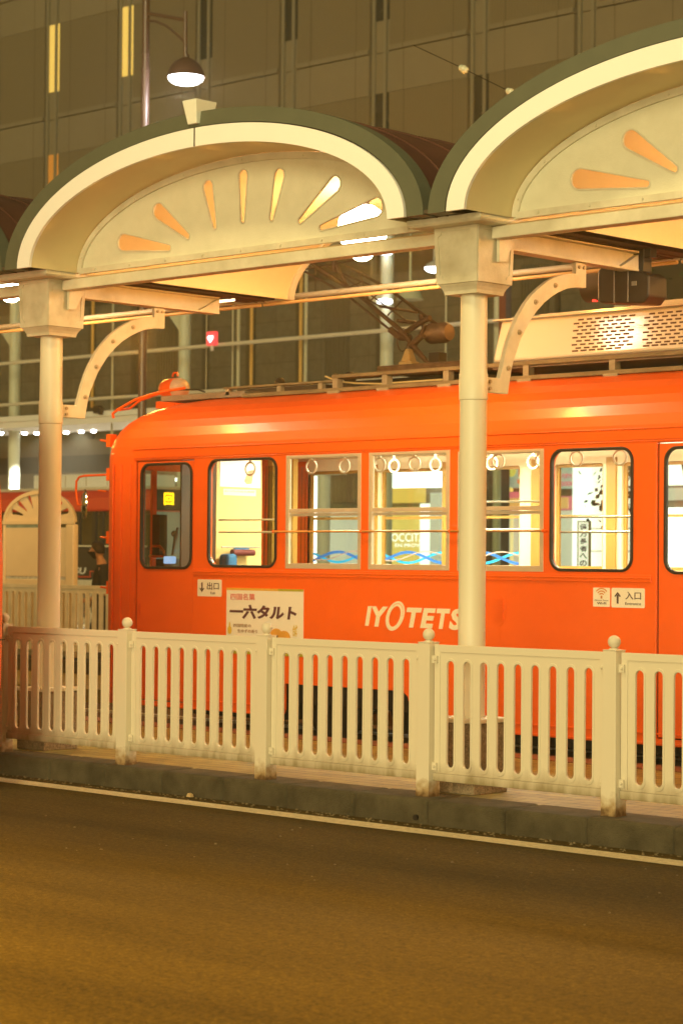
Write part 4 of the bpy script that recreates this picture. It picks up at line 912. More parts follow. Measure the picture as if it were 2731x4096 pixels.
for q, r_ in ((onY(600, 1404, 34), .045), (onY(300, 1601, 34), .04)): build('frame_rail', MB().tube([(-80, 34, q.z), (-25, 34, q.z)], r_, 10), mat('rail_white', (.72, .68, .55), .4, n=.05), frm, smooth=True)
for px, w in ((445, .03), (925, .02), (948, .04), (1217, .04), (820, .012), (1985, .09), (1777, .02)):
    x = XY(px, 34.3); build('frame_rod', MB().tube([(x, 34.3, .14), (x, 34.3, 8.4)], w*.93, 8), mat('rod_pale', (.55, .55, .38), .5, n=.05), frm, smooth=True)
for px in (365, 1000, 1197): x = XY(px, 34.5); build('orange_lit_pipe', MB().tube([(x, 34.5, 5.2), (x, 34.5, 8.2)], .04, 8), mat('pipe_lit_amber', (.70, .42, .10), .5, n=.1), frm, smooth=True)  # orange lamplight on these pipes is put into their colour
# two tone banner and lit heart sign
q0 = onY(1995, 1130, 33.5); q1 = onY(2040, 1262, 33.5); bn = thing('vertical_banner', 'dark red and navy vertical banner just right of the right column', 'banner', (q0.x, 33.5, 5))
xm_ = XY(2016, 33.5); build('red_half', MB().box(q0.x, xm_, 33.5, 33.53, q1.z-1, q0.z+.3), mat('banner_red', (.22, .05, .02), .6, n=.2), bn); build('navy_half', MB().box(xm_, q1.x, 33.5, 33.53, q1.z-1, q0.z+.3), mat('banner_navy', (.05, .06, .09), .6, n=.2), bn)
q0 = onY(832, 1328, 33.9); q1 = onY(866, 1380, 33.9); sg = thing('heart_sign', 'small lit red sign with a white heart above the horizontal pipe', 'sign', ((q0.x+q1.x)/2, 33.9, q1.z))
build('sign_face', MB().box(q0.x, q1.x, 33.85, 33.95, q1.z, q0.z), emis('sign_red', (1, .04, .06), 1.3), sg, bevel=.01)
mb = MB(); cx_, cz_ = (q0.x+q1.x)/2, q0.z-(q0.z-q1.z)*.52; h_ = []
for k in range(28):
    t = 2*pi*k/28; h_.append((cx_+.0052*(16*sin(t)**3)*1.1, cz_+.0058*(13*cos(t)-5*cos(2*t)-2*cos(3*t)-cos(4*t))))
mb.plate(h_, [], 33.84, 33.849); build('white_heart', mb, emis('heart_white', (1, .97, .97), 3), sg)
build('sign_bracket', MB().box(cx_-.03, cx_+.03, 33.88, 33.92, q1.z-.12, q1.z), white_plain, sg)
# ------------------------------------------------------------------ hotel building
BY = 46.0; BX0 = -57.336; BW = 3.64
bld = thing('office_building', 'tall beige panelled building with narrow slit windows filling the background', 'building', (-50, 52, .14))
wallp = mat('facade_flat_panel', (.255, .215, .14), .75, n=.1, scale=.8)
def ribbed():
    m = bpy.data.materials.new('facade_ribbed_panel'); m.use_nodes = True; nt = m.node_tree; N = nt.nodes; L = nt.links; b = N['Principled BSDF']; b.inputs['Roughness'].default_value = .8
    g = N.new('ShaderNodeNewGeometry'); w = N.new('ShaderNodeTexWave'); w.wave_type = 'BANDS'; w.bands_direction = 'X'; w.inputs['Scale'].default_value = 3.2
    L.new(g.outputs['Position'], w.inputs['Vector'])
    rp = N.new('ShaderNodeValToRGB'); rp.color_ramp.elements[0].color = (.155, .124, .07, 1); rp.color_ramp.elements[1].color = (.205, .167, .097, 1); rp.color_ramp.elements[0].position = .0; rp.color_ramp.elements[1].position = .35
    L.new(w.outputs['Fac'], rp.inputs[0]); L.new(rp.outputs[0], b.inputs['Base Color'])
    bp = N.new('ShaderNodeBump'); bp.inputs['Strength'].default_value = .4; bp.inputs['Distance'].default_value = .02; L.new(w.outputs['Fac'], bp.inputs['Height']); L.new(bp.outputs[0], b.inputs['Normal'])
    return m
ribm = ribbed(); finm = mat('facade_fin', (.25, .225, .155), .6, n=.05); jointm = mat('facade_joint', (.045, .035, .015), .8, n=0)
J0 = ZY(210, 478, BY); ST = 4.27
zlow = 9.4
build('core', MB().box(-75, -25, BY+.5, BY+14, .14, 27), jointm, bld)
joints = [J0+ST*k for k in range(-2, 3)]
def joint_lines(m):
    # thin dark panel joints at fixed places along each bay
    nt = m.node_tree; N = nt.nodes; L = nt.links; b = N['Principled BSDF']; src = b.inputs['Base Color'].links[0].from_socket
    g = N.new('ShaderNodeNewGeometry'); sp = N.new('ShaderNodeSeparateXYZ'); L.new(g.outputs['Position'], sp.inputs[0])
    def M_(op, a_, b_):
        n_ = N.new('ShaderNodeMath'); n_.operation = op
        for i_, v_ in enumerate((a_, b_)):
            if isinstance(v_, (int, float)): n_.inputs[i_].default_value = v_
            else: L.new(v_, n_.inputs[i_])
        return n_.outputs[0]
    x = M_('ADD', sp.outputs[0], 20*BW-BX0); x = M_('MODULO', x, BW)
    d = M_('MINIMUM', M_('ABSOLUTE', M_('SUBTRACT', x, 1.31), 0), M_('ABSOLUTE', M_('SUBTRACT', x, 3.11), 0)); f = M_('LESS_THAN', d, .011)
    mx = N.new('ShaderNodeMix'); mx.data_type = 'RGBA'; L.new(f, mx.inputs[0]); L.new(src, mx.inputs[6]); mx.inputs[7].default_value = (.05, .04, .02, 1); L.new(mx.outputs[2], b.inputs['Base Color'])
joint_lines(wallp); joint_lines(ribm)
for k in range(-2, 8):
    xg = BX0+BW*k; xs, xe = xg+.76, xg+BW
    for J in joints[1:]:
        build('wall_panel', MB().box(xs, xe, BY+.0, BY+.4, J-1.16, J-.012), wallp, bld)
        build('ledge', MB().box(xs, xe, BY-.05, BY+.4, J+.012, J+.15), wallp, bld)
        build('ribbed_panel', MB().box(xs, xe, BY+.02, BY+.4, J+.151, J+ST-1.161), ribm, bld)
        build('infill_panel', MB().box(xg+.10, xg+.76, BY+.06, BY+.4, J-1.13, J-.012), wallp, bld)
        build('infill_panel', MB().box(xg+.10, xg+.76, BY+.06, BY+.4, J+.012, J+.90), wallp, bld)
for k in range(-2, 9):
    xg = BX0+BW*k
    for a in (.13, .56): build('facade_fin', MB().box(xg+a, xg+a+.10, BY-.02, BY+.14, zlow, 26), finm, bld)
dark_pane = mat('pane_dark', (.012, .02, .022), .15, n=.1, scale=2)
lit_pane = mat('pane_lit_yellow', (.6, .45, .15), .5, n=.25, scale=.7, emit=(1, .64, .12), es=.8)
lit_or = mat('pane_lit_orange', (.6, .3, .1), .5, n=.25, scale=.7, emit=(1, .33, .02), es=.30)
def bwin(xg, J, pm, nm='window'):
    w = build('window', MB().box(xg+.24, xg+.75, BY+.05, BY+.38, J-3.39, J-3.36).box(xg+.24, xg+.75, BY+.05, BY+.38, J-1.15, J-1.128), finm, bld)
    build('pane', MB().box(xg+.13, xg+.80, BY+.03, BY+.04, J-3.36, J-1.15), pm, w); return w
for k in range(-2, 8):
    for j, J in enumerate(joints[1:]):
        # window j lies between joint J and the joint above it
        Ju = J+ST
        pm = dark_pane
        if k in (0, 1) and abs(Ju-(J0+ST)) < .1: pm = lit_pane
        if k == 0 and abs(Ju-J0) < .1: pm = lit_or
        bwin(BX0+BW*k, Ju, pm)
# lower storeys in grey stone
low = tiles('lower_facade_stone', (.15, .145, .10), (.13, .125, .085), (.045, .04, .025), 1.0, 1.86, .60)
for nd in low.node_tree.nodes:
    if nd.type == 'TEX_BRICK':
        nd.offset = 0; nd.inputs['Mortar Size'].default_value = .012
        mp = low.node_tree.nodes.new('ShaderNodeMapping'); mp.inputs['Rotation'].default_value = (radians(90), 0, 0)
        tc = [q for q in low.node_tree.nodes if q.type == 'TEX_COORD'][0]
        low.node_tree.links.new(tc.outputs['Object'], mp.inputs[0]); low.node_tree.links.new(mp.outputs[0], nd.inputs['Vector'])
build('lower_wall', MB().box(-75, -25, BY-.15, BY+.6, .14, zlow+.2), low, bld)
mb = MB()
for p0, p1 in ((340, 362), (510, 535), (795, 815), (970, 1002), (1168, 1192), (1490, 1512), (2205, 2222), (2560, 2731)):
    build('dark_recess', MB().box(XY(p0, BY-.3), XY(p1, BY-.3), BY-.22, BY-.151, .2, zlow+.15), mat('recess_dark', (.05, .045, .025), .7, n=.1), bld)
for g, (p0, p1, z0, z1) in enumerate(((618, 700, 4.5, 9.3), (1290, 1372, 4.2, 9.3), (2072, 2168, 6.5, 9.4), (2355, 2400, 6.0, 7.6))):
    mb = MB(); xa, xb = XY(p0, BY-.3), XY(p1, BY-.3); nn = 9
    for k in range(nn): x = xa+(xb-xa)*k/(nn-1); mb.box(x-.022, x+.022, BY-.26, BY-.16, z0, z1)
    mb.box(xa-.05, xb+.05, BY-.21, BY-.152, z0, z1)
    build('louvre_panel', mb, mat('louvre_olive', (.115, .11, .07), .6, n=.1), bld)
mb = MB()
for px in (617, 1009): mb.tube([onY(px, 1495, 43.5), onY(px, 1700, 43.5)], .03, 6)
mb.tube([onY(440, 1600, 43.5), onY(1100, 1480, 43.5)], .03, 6); mb.tube([onY(615, 1495, 43.5), onY(700, 1490, 43.5), onY(920, 1480, 43.5)], .03, 6)
# ------------------------------------------------------------------ shops seen through the tram windows
YS = 38.3
shop = thing('shop_row', 'bright row of shop fronts seen through the tram windows', 'shops', (-40, YS, .14))
build('wall', MB().box(-95, XY(3100, YS), YS+.05, 45.8, .14, 4.75), mat('shop_wall_brown', (.20, .165, .10), .7, n=.15), shop)
build('dark_opening', MB().box(-95, XY(1140, YS), YS-.02, YS+.049, ZY(300, 1890, YS), ZY(300, 1822, YS)), mat('opening_dark', (.04, .033, .018), .6, n=.2), shop)
def pan(nm, p0, p1, y0, y1, m, d=.0, par=shop, th=.04):
    pm_ = (p0+p1)/2; xa, xb = XY(p0, YS-d), XY(p1, YS-d); z1, z0 = ZY(pm_, y0, YS-d), ZY(pm_, y1, YS-d)
    return build(nm, MB().box(xa, xb, YS-d-th, YS-d, z0, z1), m, par)
ew = emis('shop_white', (1, .97, .88), 3.2); ew2 = emis('shop_white_soft', (1, .94, .80), 2.1); ey = emis('shop_yellow', (1, .60, .08), 1.1); ey2 = emis('shop_yellow_deep', (1, .70, .13), 1.1)
gp = mat('shutter_grey_glow', (.45, .45, .36), .5, n=.1, emit=(.55, .54, .42), es=1.0)  # unlit grey fronts glow, shop light on them is put into the material
pan('lit_window', 566, 594, 1920, 1957, ew); pan('lit_window', 690, 712, 1912, 1926, ew)
pan('lit_window', 1225, 1268, 1905, 2330, ew)
pan('dark_panel', 1322, 1424, 1868, 2010, mat('lattice_brown', (.34, .25, .14), .7, n=.2))
mb = MB()
for k in range(9): x = XY(1328+k*10.5, YS-.1); mb.box(x-.02, x+.02, YS-.12, YS-.06, ZY(1370, 2010, YS), ZY(1370, 1868, YS))
build('lattice', mb, mat('lattice_light', (.30, .20, .11), .7, n=.1), shop)
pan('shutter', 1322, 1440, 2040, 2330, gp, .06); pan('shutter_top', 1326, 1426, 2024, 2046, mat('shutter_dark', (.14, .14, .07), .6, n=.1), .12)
pan('lit_fascia', 1520, 1800, 1858, 1952, ew, .05); pan('yellow_fascia', 1530, 1702, 1952, 2012, ey, .06)
yp = pan('shop_sign', 1535, 1690, 2030, 2330, ey2, .05)
tw = emis('shop_text', (1, .97, .85), 2.2)
def st_(s, p0, p1, y0, y1, nm='sign_text'): text(s, XY(p0, YS-.1), XY(p1, YS-.1), ZY(1620, y1, YS-.1), ZY(1620, y0, YS-.1), YS-.10, tw, yp, bold=.0, name=nm)
st_("L'OCCITANE", 1543, 1745, 2132, 2166); st_('EN PROVENCE', 1580, 1740, 2174, 2188)
pan('door_frame', 1690, 1702, 2020, 2330, mat('door_tan', (.55, .42, .22), .5, n=.1), .08)
pan('white_post', 1702, 1746, 2015, 2330, ew2, .15, th=.2); pan('grey_cabinet', 1748, 1786, 1972, 2330, gp, .3, th=.25)  # post and cabinet glow in place of light falling on them
pan('lit_window', 1905, 1975, 1858, 1965, ew, .05); pan('lit_window', 1930, 1985, 1990, 2330, ew2, .05); pan('amber_light', 1930, 2050, 1950, 1968, emis('amber_strip', (1, .6, .12), 1.5), .1)
ps = pan('poster', 2033, 2114, 1858, 1952, mat('poster_blue', (.45, .62, .60), .5, n=.2, emit=(.45, .6, .5), es=.5), .1)
text('5', XY(2066, YS-.16), XY(2108, YS-.16), ZY(2090, 1938, YS), ZY(2090, 1868, YS), YS-.16, emis('poster_five', (1, .22, .08), .9), ps, bold=.04, name='poster_number')
build('poster_picture', MB().prism(circle(XY(2045, YS-.15), ZY(2045, 1880, YS), .12, 14, .16), YS-.16, YS-.145), emis('poster_yellow', (1, .8, .1), .8), ps)
pk = emis('sign_pink', (1, .16, .22), .9); po_ = emis('sign_orange', (1, .50, .12), .95)
s1 = pan('pink_sign', 1990, 2114, 1968, 2042, pk, .12); pan('sign_band', 2040, 2112, 1992, 2026, po_, .17, par=s1)
s2 = pan('pink_sign', 2228, 2316, 1985, 2040, pk, .12); pan('sign_band', 2240, 2272, 1990, 2034, po_, .17, par=s2)
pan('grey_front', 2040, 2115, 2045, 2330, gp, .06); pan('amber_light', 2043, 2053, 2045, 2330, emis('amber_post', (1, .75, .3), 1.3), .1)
bk = pan('brown_pillar', 1980, 2036, 1850, 2330, mat('shop_pillar_brown', (.10, .06, .03), .6, n=.2), .6, th=.4)
ps = pan('poster', 2236, 2312, 1858, 1955, mat('poster_teal', (.45, .6, .55), .5, n=.4, scale=3, emit=(.5, .6, .5), es=.5), .1)
text('サマージャンボ', XY(2240, YS-.16), XY(2308, YS-.16), ZY(2274, 1884, YS), ZY(2274, 1868, YS), YS-.16, emis('poster_green_text', (.3, .7, .5), .6), ps, name='poster_text')
text('大抽せん', XY(2240, YS-.16), XY(2308, YS-.16), ZY(2274, 1915, YS), ZY(2274, 1893, YS), YS-.16, pk, ps, bold=.03, name='poster_text')
text('30000', XY(2240, YS-.16), XY(2308, YS-.16), ZY(2274, 1946, YS), ZY(2274, 1926, YS), YS-.16, pk, ps, bold=.03, name='poster_text')
pan('grey_front', 2225, 2320, 2042, 2330, gp, .05); pan('white_column', 2322, 2362, 1870, 2330, ew2, .2, th=.3)  # column and grey front emit to stand in for shop light on them
pan('tiled_wall', 2362, 2560, 1860, 2330, mat('tile_white_glow', (.7, .68, .6), .5, n=.05, emit=(1, .93, .75), es=1.2), .05)  # tiles emit, the light on the wall is put into their material
mb = MB()
for y in (2020, 2115, 2205): z = ZY(2400, y, YS); mb.box(XY(2364, YS-.1), XY(2558, YS-.1), YS-.1, YS-.095, z-.012, z+.012)
for px in (2440, 2520): x = XY(px, YS-.1); mb.box(x-.01, x+.01, YS-.1, YS-.095, 1.0, 4.2)
build('tile_joint', mb, mat('tile_joint_grey', (.4, .36, .28), .6, n=0), shop)
pan('lit_window', 2640, 2900, 2030, 2330, ew, .05); pan('beige_band', 2640, 2900, 1950, 2000, gp, .1); pan('lit_window', 2640, 2900, 1850, 1940, ew2, .05)
pan('pale_wall', 1440, 1530, 1850, 2330, mat('pale_wall_glow', (.6, .55, .42), .6, n=.1, emit=(1, .85, .5), es=.8), .04)  # wall brightness comes from added emission, it is no lamp
# white round post near third window, with arm lamp
x = XY(1294, 34.0); wp = thing('lamp_pillar', 'white cylindrical pillar seen through the third tram window', 'pillar', (x, 34, .14))
build('shaft', MB().lathe([(.14, .14), (.14, 4.0)], (x, 34, 0), 24), white_plain, wp, smooth=True)
mb = MB().tube([(x, 33.84, ZY(1300, 1893, 34)), (XY(1385, 33.84), 33.84, ZY(1380, 1897, 34))], .018, 8); mb.lathe([(.10, -.05), (.08, .05), (.01, .07)], (XY(1337, 33.84), 33.84, ZY(1337, 1892, 34)), 14); build('arm_lamp', mb, white_plain, wp, smooth=True)
# vertical banner with characters
q0 = onY(2312, 2088, 33.0); q1 = onY(2352, 2290, 33.0)
vb = thing('upright_signboard', 'narrow white upright signboard with vertical black Japanese characters', 'signboard', ((q0.x+q1.x)/2, 33, .14))
build('board', MB().box(q0.x, q1.x, 33, 33.04, q1.z-.3, q0.z), mat('board_white_glow', (.85, .83, .76), .5, n=0, emit=(1, .95, .8), es=1.1), vb)  # light on the white board is put in as emission
build('board_edge', MB().plate([(q0.x-.02, q1.z-.32), (q1.x+.02, q1.z-.32), (q1.x+.02, q0.z+.02), (q0.x-.02, q0.z+.02)], [[(q0.x, q1.z-.3), (q1.x, q1.z-.3), (q1.x, q0.z), (q0.x, q0.z)]], 32.99, 33.05), mat('board_edge_tan', (.5, .36, .15), .5, n=0), vb)
zt = q0.z-.03
for ch in '億万長者への近道': text(ch, q0.x+.035, q1.x-.035, zt-.115, zt-.005, 32.996, ink, vb, bold=.03, name='sign_character'); zt -= .135
build('board_feet', MB().box(q0.x-.05, q1.x+.05, 32.9, 33.15, .14, .2).box(q0.x+.05, q1.x-.05, 33.0, 33.03, .2, q1.z-.32), dark_metal, vb)
# wave stickers on the far windows of the tram: part of the tram
def wave(x0, x1, ph, amp, zc, w, m, nm='wave_sticker', Yw=YTF-.026):
    A = []; B = []; n_ = 40
    for k in range(n_+1):
        t = x0+(x1-x0)*k/n_; z = zc+amp*sin((t)*2*pi/.92+ph); A.append((t, Yw, z-w)); B.append((t, Yw, z+w))
    mb = MB().strip(A, B); o = build(nm, mb, m, tram); sd = o.modifiers.new('thick', 'SOLIDIFY'); sd.thickness = .001; return o
wb = mat('wave_cyan', (.02, .42, .80), .5, n=0, emit=(.0, .35, .8), es=.35); wd = mat('wave_blue', (.03, .18, .62), .5, n=0, emit=(.02, .15, .55), es=.35); wg_ = mat('wave_grey', (.55, .45, .42), .5, n=0)
for (a, b) in ((-15.42, -14.67), (-14.45, -13.71), (-13.53, -12.79)):
    wave(a, b, .9, .05, 1.655, .012, wb); wave(a, b, 4.0, .05, 1.655, .014, wd, Yw=YTF-.0275); wave(a, b, 2.4, .045, 1.668, .006, wg_, Yw=YTF-.029)
# ------------------------------------------------------------------ street lamp
YL_ = 24.0
sl = thing('street_lamp', 'tall brown street lamp with a curved arm and glowing bell shade at upper left', 'street lamp', (XY(565, YL_), YL_, 0))
brn = mat('lamp_post_brown', (.13, .075, .05), .4, n=.15, coat=.3)
xp = XY(565, YL_); L3 = lambda px, py: onY(px, py, YL_)
build('pole', MB().lathe([(.09, 0), (.09, 1.2), (.070, 1.3), (.070, L3(565, 290).z), (.08, L3(565, 288).z), (.08, L3(565, 280).z), (.064, L3(565, 278).z), (.064, L3(565, 225).z), (.072, L3(565, 223).z), (.072, L3(565, 217).z), (.064, L3(565, 215).z), (.064, 12.4)], (xp, YL_, 0), 24), brn, sl, smooth=True)
mb = MB(); mb.tube([L3(575, 50), L3(742, 80)], .032, 10); mb.tube([L3(577, 83), L3(620, 84), L3(665, 103), L3(705, 135), L3(735, 165)], .022, 8)
mb.tube([L3(742, 45), L3(742, 232)], .034, 10); build('arm', mb, brn, sl, smooth=True)
q = L3(744, 300); sh = MB().lathe([(.31, q.z-.04), (.30, q.z+.0), (.285, q.z+.05), (.25, q.z+.13), (.19, q.z+.20), (.11, q.z+.255), (.05, q.z+.28), (.05, q.z+.33)], (q.x, YL_, 0), 28); build('shade', sh, brn, sl, smooth=True)
build('bulb_lens', MB().lathe([(.285, q.z-.041), (.27, q.z-.08), (.2, q.z-.13), (.1, q.z-.155), (.001, q.z-.16)], (q.x, YL_, 0), 24), emis('street_white', (.95, .93, 1), 30), sl, smooth=True)
LAMPQ = Vector((q.x, YL_, q.z-.3))
# far hanging lamps
for px, py, nm, lb in ((1735, 1075, 'hanging_lamp', 'small bright white hanging lamp just left of the right column capital'),):
    q = onY(px, py, 33.0); t = thing(nm, lb, 'lamp', tuple(q))
    build('lamp_lens', MB().lathe([(.001, -.09), (.12, -.06), (.18, -.01), (.19, .02)], tuple(q), 20), emis('hang_white', (.95, .93, 1), 10), t, smooth=True)
    build('lamp_shade', MB().lathe([(.195, .02), (.15, .09), (.06, .14), (.02, .16), (.015, 1.3)], tuple(q), 20), mat('shade_pale', (.5, .5, .45), .5, n=0), t, smooth=True)
q = onY(1640, 1165, 34.5); build('bell_shade', MB().lathe([(.28, -.18), (.22, -.02), (.12, .12), (.03, .18), (.02, 1.2)], tuple(q), 20), mat('bell_pale', (.42, .50, .36), .5, n=0), None, smooth=True, label='unlit pale cone shaped lamp shade above the pantograph drum', cat='lamp shade', loc=tuple(q))
q = onY(388, 1636, 33.7); mb = MB().box(q.x-.08, q.x+.1, 33.65, 33.8, q.z-.1, q.z+.08); mb.lathe([(.05, -.14), (.09, .02)], (q.x+.14, 33.7, q.z), 12); build('loudspeaker', mb, rubber, None, label='small dark loudspeaker standing on the white awning', cat='loudspeaker', loc=tuple(q), bevel=.01)
# overhead wire with insulators
pts = [onY(1655, 182, 16), onY(1853, 275, 16), onY(2041, 368, 16), onY(2230, 470, 16)]
w = build('span_wire', MB().tube(pts, .0045, 6), dark_metal, None, smooth=True, label='thin overhead span wire with two pale insulators against the building', cat='wire', loc=tuple(pts[1]))
for p in pts[1:3]:
    d = (pts[2]-pts[1]).normalized(); mb = MB()
    for k in (-.03, .0, .03): mb.ball(tuple(p+d*k), .036-.2*abs(k), 14)
    build('insulator', mb, mat('insulator_white', (.75, .8, .65), .2, n=0, coat=.5), w, smooth=True)
# small leaf litter by the kerb
q = onZ(757, 3190, .0); build('litter_scrap', MB().prism([(q.x-.02, .004), (q.x+.025, .004), (q.x+.018, .022), (q.x-.004, .03)], q.y-.01, q.y+.02), mat('litter_tan', (.6, .42, .2), .7, n=0), None, label='small pale scrap of litter in the gutter', cat='litter', loc=tuple(q))
random.seed(21); gv = MB()
for k in range(420):
    X = random.uniform(-14, -5.5); ky = 10.44-(X+13)*.012-.02; y = ky-abs(random.gauss(0, .07))-.006; r_ = random.uniform(.003, .009)
    if random.random() < .2: y = ky-random.uniform(.2, 2.5); r_ *= .8
    gv.frust(X, y, .0, r_, r_*random.uniform(.6, 1.2), r_*random.uniform(.5, 1.1), r_*.6, r_*.5)
build('gutter_grit', gv, mat('grit_tan', (.24, .18, .09), .8, n=.5, scale=40), kind='stuff')
# ------------------------------------------------------------------ trees at the right
leafm = mat('tree_leaf', (.06, .10, .03), .5, n=.5, scale=1.5); barkm = mat('tree_bark', (.12, .08, .05), .8, n=.4, scale=12, bump=.3)
def tree(lb, px, Y, zc, rx, rz, nl, sd, trunk_r, th):
    random.seed(sd); x = XY(px, Y); t = thing('street_tree', lb, 'tree', (x, Y, .14)); mb = MB(); mb.tube([(x, Y, .14), (x+.05, Y, zc*.4), (x-.05, Y+.03, zc*.75), (x, Y, zc+rz*.5)], [trunk_r, trunk_r*.8, trunk_r*.6, trunk_r*.2], 10)
    ends = []
    for k in range(16):
        a = random.uniform(0, 2*pi); e = Vector((x+rx*.8*cos(a)*random.uniform(.4, 1), Y+rx*.8*sin(a), zc+rz*random.uniform(-.9, .9))); s_ = Vector((x, Y, zc*.55+random.uniform(0, rz)))
        mid = (s_+e)/2+Vector((0, 0, .12)); mb.tube([s_, mid, e], [trunk_r*.35, trunk_r*.22, .006], 6); ends += [e, mid]
    tr = build('trunk', mb, barkm, t, smooth=True); lf = MB()
    for k in range(nl):
        c_ = random.choice(ends)+Vector((random.gauss(0, .22), random.gauss(0, .22), random.gauss(0, .2)))
        n_ = Vector((random.gauss(0, 1), random.gauss(0, 1), random.gauss(.3, 1))).normalized(); u_ = n_.orthogonal().normalized(); v_ = n_.cross(u_); l = random.uniform(.06, .12); w_ = l*.38
        lf.add([c_, c_+u_*l*.5+v_*w_, c_+u_*l, c_+u_*l*.5-v_*w_], [(0, 1, 2, 3)])
    build('crown', lf, leafm, t)
tree('slender street tree with sparse leaves at the right edge, seen through the door window', 2745, 27, 4.9, 1.9, 2.6, 1500, 5, .07, 0)
# ------------------------------------------------------------------ person
def skin(nm, V, E, R, m, par, sub=2, root=0):
    off = ROOT[par]; me = bpy.data.meshes.new(nm); me.from_pydata([tuple(Vector(v)-off) for v in V], E, []); me.materials.append(m)
    o = bpy.data.objects.new(nm, me); COL.objects.link(o); o.parent = par; ROOT[o] = off
    s = o.modifiers.new('skin', 'SKIN'); s.use_smooth_shade = True
    for i, r in enumerate(R):
        d = me.skin_vertices[0].data[i]; d.radius = (r, r) if not isinstance(r, tuple) else r; d.use_root = (i == root)
    su = o.modifiers.new('sub', 'SUBSURF'); su.levels = sub; su.render_levels = sub; return o
PY_ = 19.6; pxx = XY(412, PY_); G = .155; HT = 1.635
man = thing('person', 'man in a black jacket, glasses and dark face mask walking behind the tan fence', 'person', (pxx, PY_, G))
def B(f, s, h): return (pxx-f, PY_+s, G+h*HT/1.70)   # f forward (-X), s sideways, h height
skinm = mat('skin', (.55, .30, .17), .5, n=.05); blackc = mat('jacket_black', (.014, .013, .012), .85, n=.3, scale=20)
V = [B(0, 0, .93), B(.0, 0, 1.12), B(-.01, 0, 1.32), B(.0, 0, 1.44), B(.035, 0, 1.51), B(.05, 0, 1.58),
     B(0, -.10, .88), B(.10, -.10, .48), B(.02, -.10, .08), B(.16, -.11, .04), B(0, .10, .88), B(-.10, .10, .50), B(-.24, .10, .10), B(-.12, .10, .03),
     B(-.01, -.19, 1.38), B(-.05, -.22, 1.12), B(.12, -.20, .95), B(.20, -.19, .93), B(-.01, .19, 1.38), B(.02, .23, 1.12), B(.14, .22, .90), B(.18, .21, .85)]
Ed = [(0, 1), (1, 2), (2, 3), (3, 4), (4, 5), (0, 6), (6, 7), (7, 8), (8, 9), (0, 10), (10, 11), (11, 12), (12, 13), (2, 14), (14, 15), (15, 16), (16, 17), (2, 18), (18, 19), (19, 20), (20, 21)]
Rr = [(.13, .12), (.13, .11), (.14, .12), .07, .052, .05, .085, .06, .042, .035, .085, .06, .042, .035, .055, .045, .032, .022, .055, .045, .032, .022]
skin('body', V, Ed, Rr, skinm, man)
Vj = [V[i] for i in (0, 1, 2, 14, 15, 16, 18, 19, 20)]+[B(0, 0, 1.425)]; Ej = [(0, 1), (1, 2), (2, 3), (3, 4), (4, 5), (2, 6), (6, 7), (7, 8), (2, 9)]
skin('jacket', Vj, Ej, [(.165, .15), (.16, .14), (.165, .14), .075, .06, .048, .075, .06, .048, .09], blackc, man)
Vt = [V[i] for i in (0, 6, 7, 8, 10, 11, 12)]; skin('trousers', Vt, [(0, 1), (1, 2), (2, 3), (0, 4), (4, 5), (5, 6)], [(.14, .13), .10, .075, .06, .10, .075, .06], mat('trousers_dark', (.03, .03, .035), .8, n=.2), man)
mb = MB()
for (a, b) in ((9, 8), (13, 12)): v = Vector(V[a]); mb.frust(v.x+.05, v.y, G, .13, .05, v.z+.06, .09, .04)
build('shoes', mb, rubber, man, bevel=.02)
hc = Vector(B(.065, 0, 1.625))
def head_pt(d, extra=0):
    # d unit dir: x=forward(-X world), y side, z up
    fx, sy, uz = d; r = Vector((.092, .074, .112)); s_ = 1.0
    jaw = max(0, -uz)*.22; w = 1-jaw*(.9 if abs(sy) > .1 else .3)
    p = Vector((fx*r.x*(1+.08*max(0, fx)*(-uz > .1)), sy*r.y*w, uz*r.z))
    if fx > .75 and abs(sy) < .22 and -.38 < uz < .12: p.x += .022*(1-abs(sy)/.22)
    if fx > .6 and abs(sy) > .2 and .02 < uz < .25: p.x -= .006
    return Vector((-(p.x*(1+extra)), p.y*(1+extra), p.z*(1+extra)))
mb = MB(); n1, n2 = 22, 28; vv = []; ff = []
for i in range(n1+1):
    for k in range(n2):
        th = pi*i/n1; a = 2*pi*k/n2; vv.append(hc+head_pt((sin(th)*cos(a), sin(th)*sin(a), cos(th))))
for i in range(n1):
    for k in range(n2): ff.append((i*n2+k, i*n2+(k+1) % n2, (i+1)*n2+(k+1) % n2, (i+1)*n2+k))
mb.add(vv, ff)
for s in (-1, 1): mb.lathe([(.001, -.006), (.018, -.004), (.022, .004), (.012, .008)], (hc.x+.008, hc.y+s*.074, hc.z-.005), 12, 'y')
build('face', mb, skinm, man, smooth=True, autos=False)
mb = MB(); vv = []; ff = []
for i in range(12):
    for k in range(n2):
        a = 2*pi*k/n2; front = max(0, cos(a)); th = (pi*(.60-.30*front))*i/11; rr_ = .17 if i > 1 else .15
        vv.append(hc+head_pt((sin(th)*cos(a), sin(th)*sin(a), cos(th)), rr_+.02*sin(k*3.1+i*2.)))
for i in range(11):
    for k in range(n2): ff.append((i*n2+k, i*n2+(k+1) % n2, (i+1)*n2+(k+1) % n2, (i+1)*n2+k))
mb.add(vv, ff); hr = build('hair', mb, mat('hair_dark', (.035, .022, .014), .6, n=.5, scale=30), man, smooth=True, autos=False)
mb = MB(); vv = []; ff = []
for i in range(7):
    for k in range(11):
        a = radians(-75+150*k/10); th = pi*(.54+.30*i/6); vv.append(hc+head_pt((sin(th)*cos(a), sin(th)*sin(a), cos(th)), .12))
for i in range(6):
    for k in range(10): ff.append((i*11+k, i*11+k+1, (i+1)*11+k+1, (i+1)*11+k))
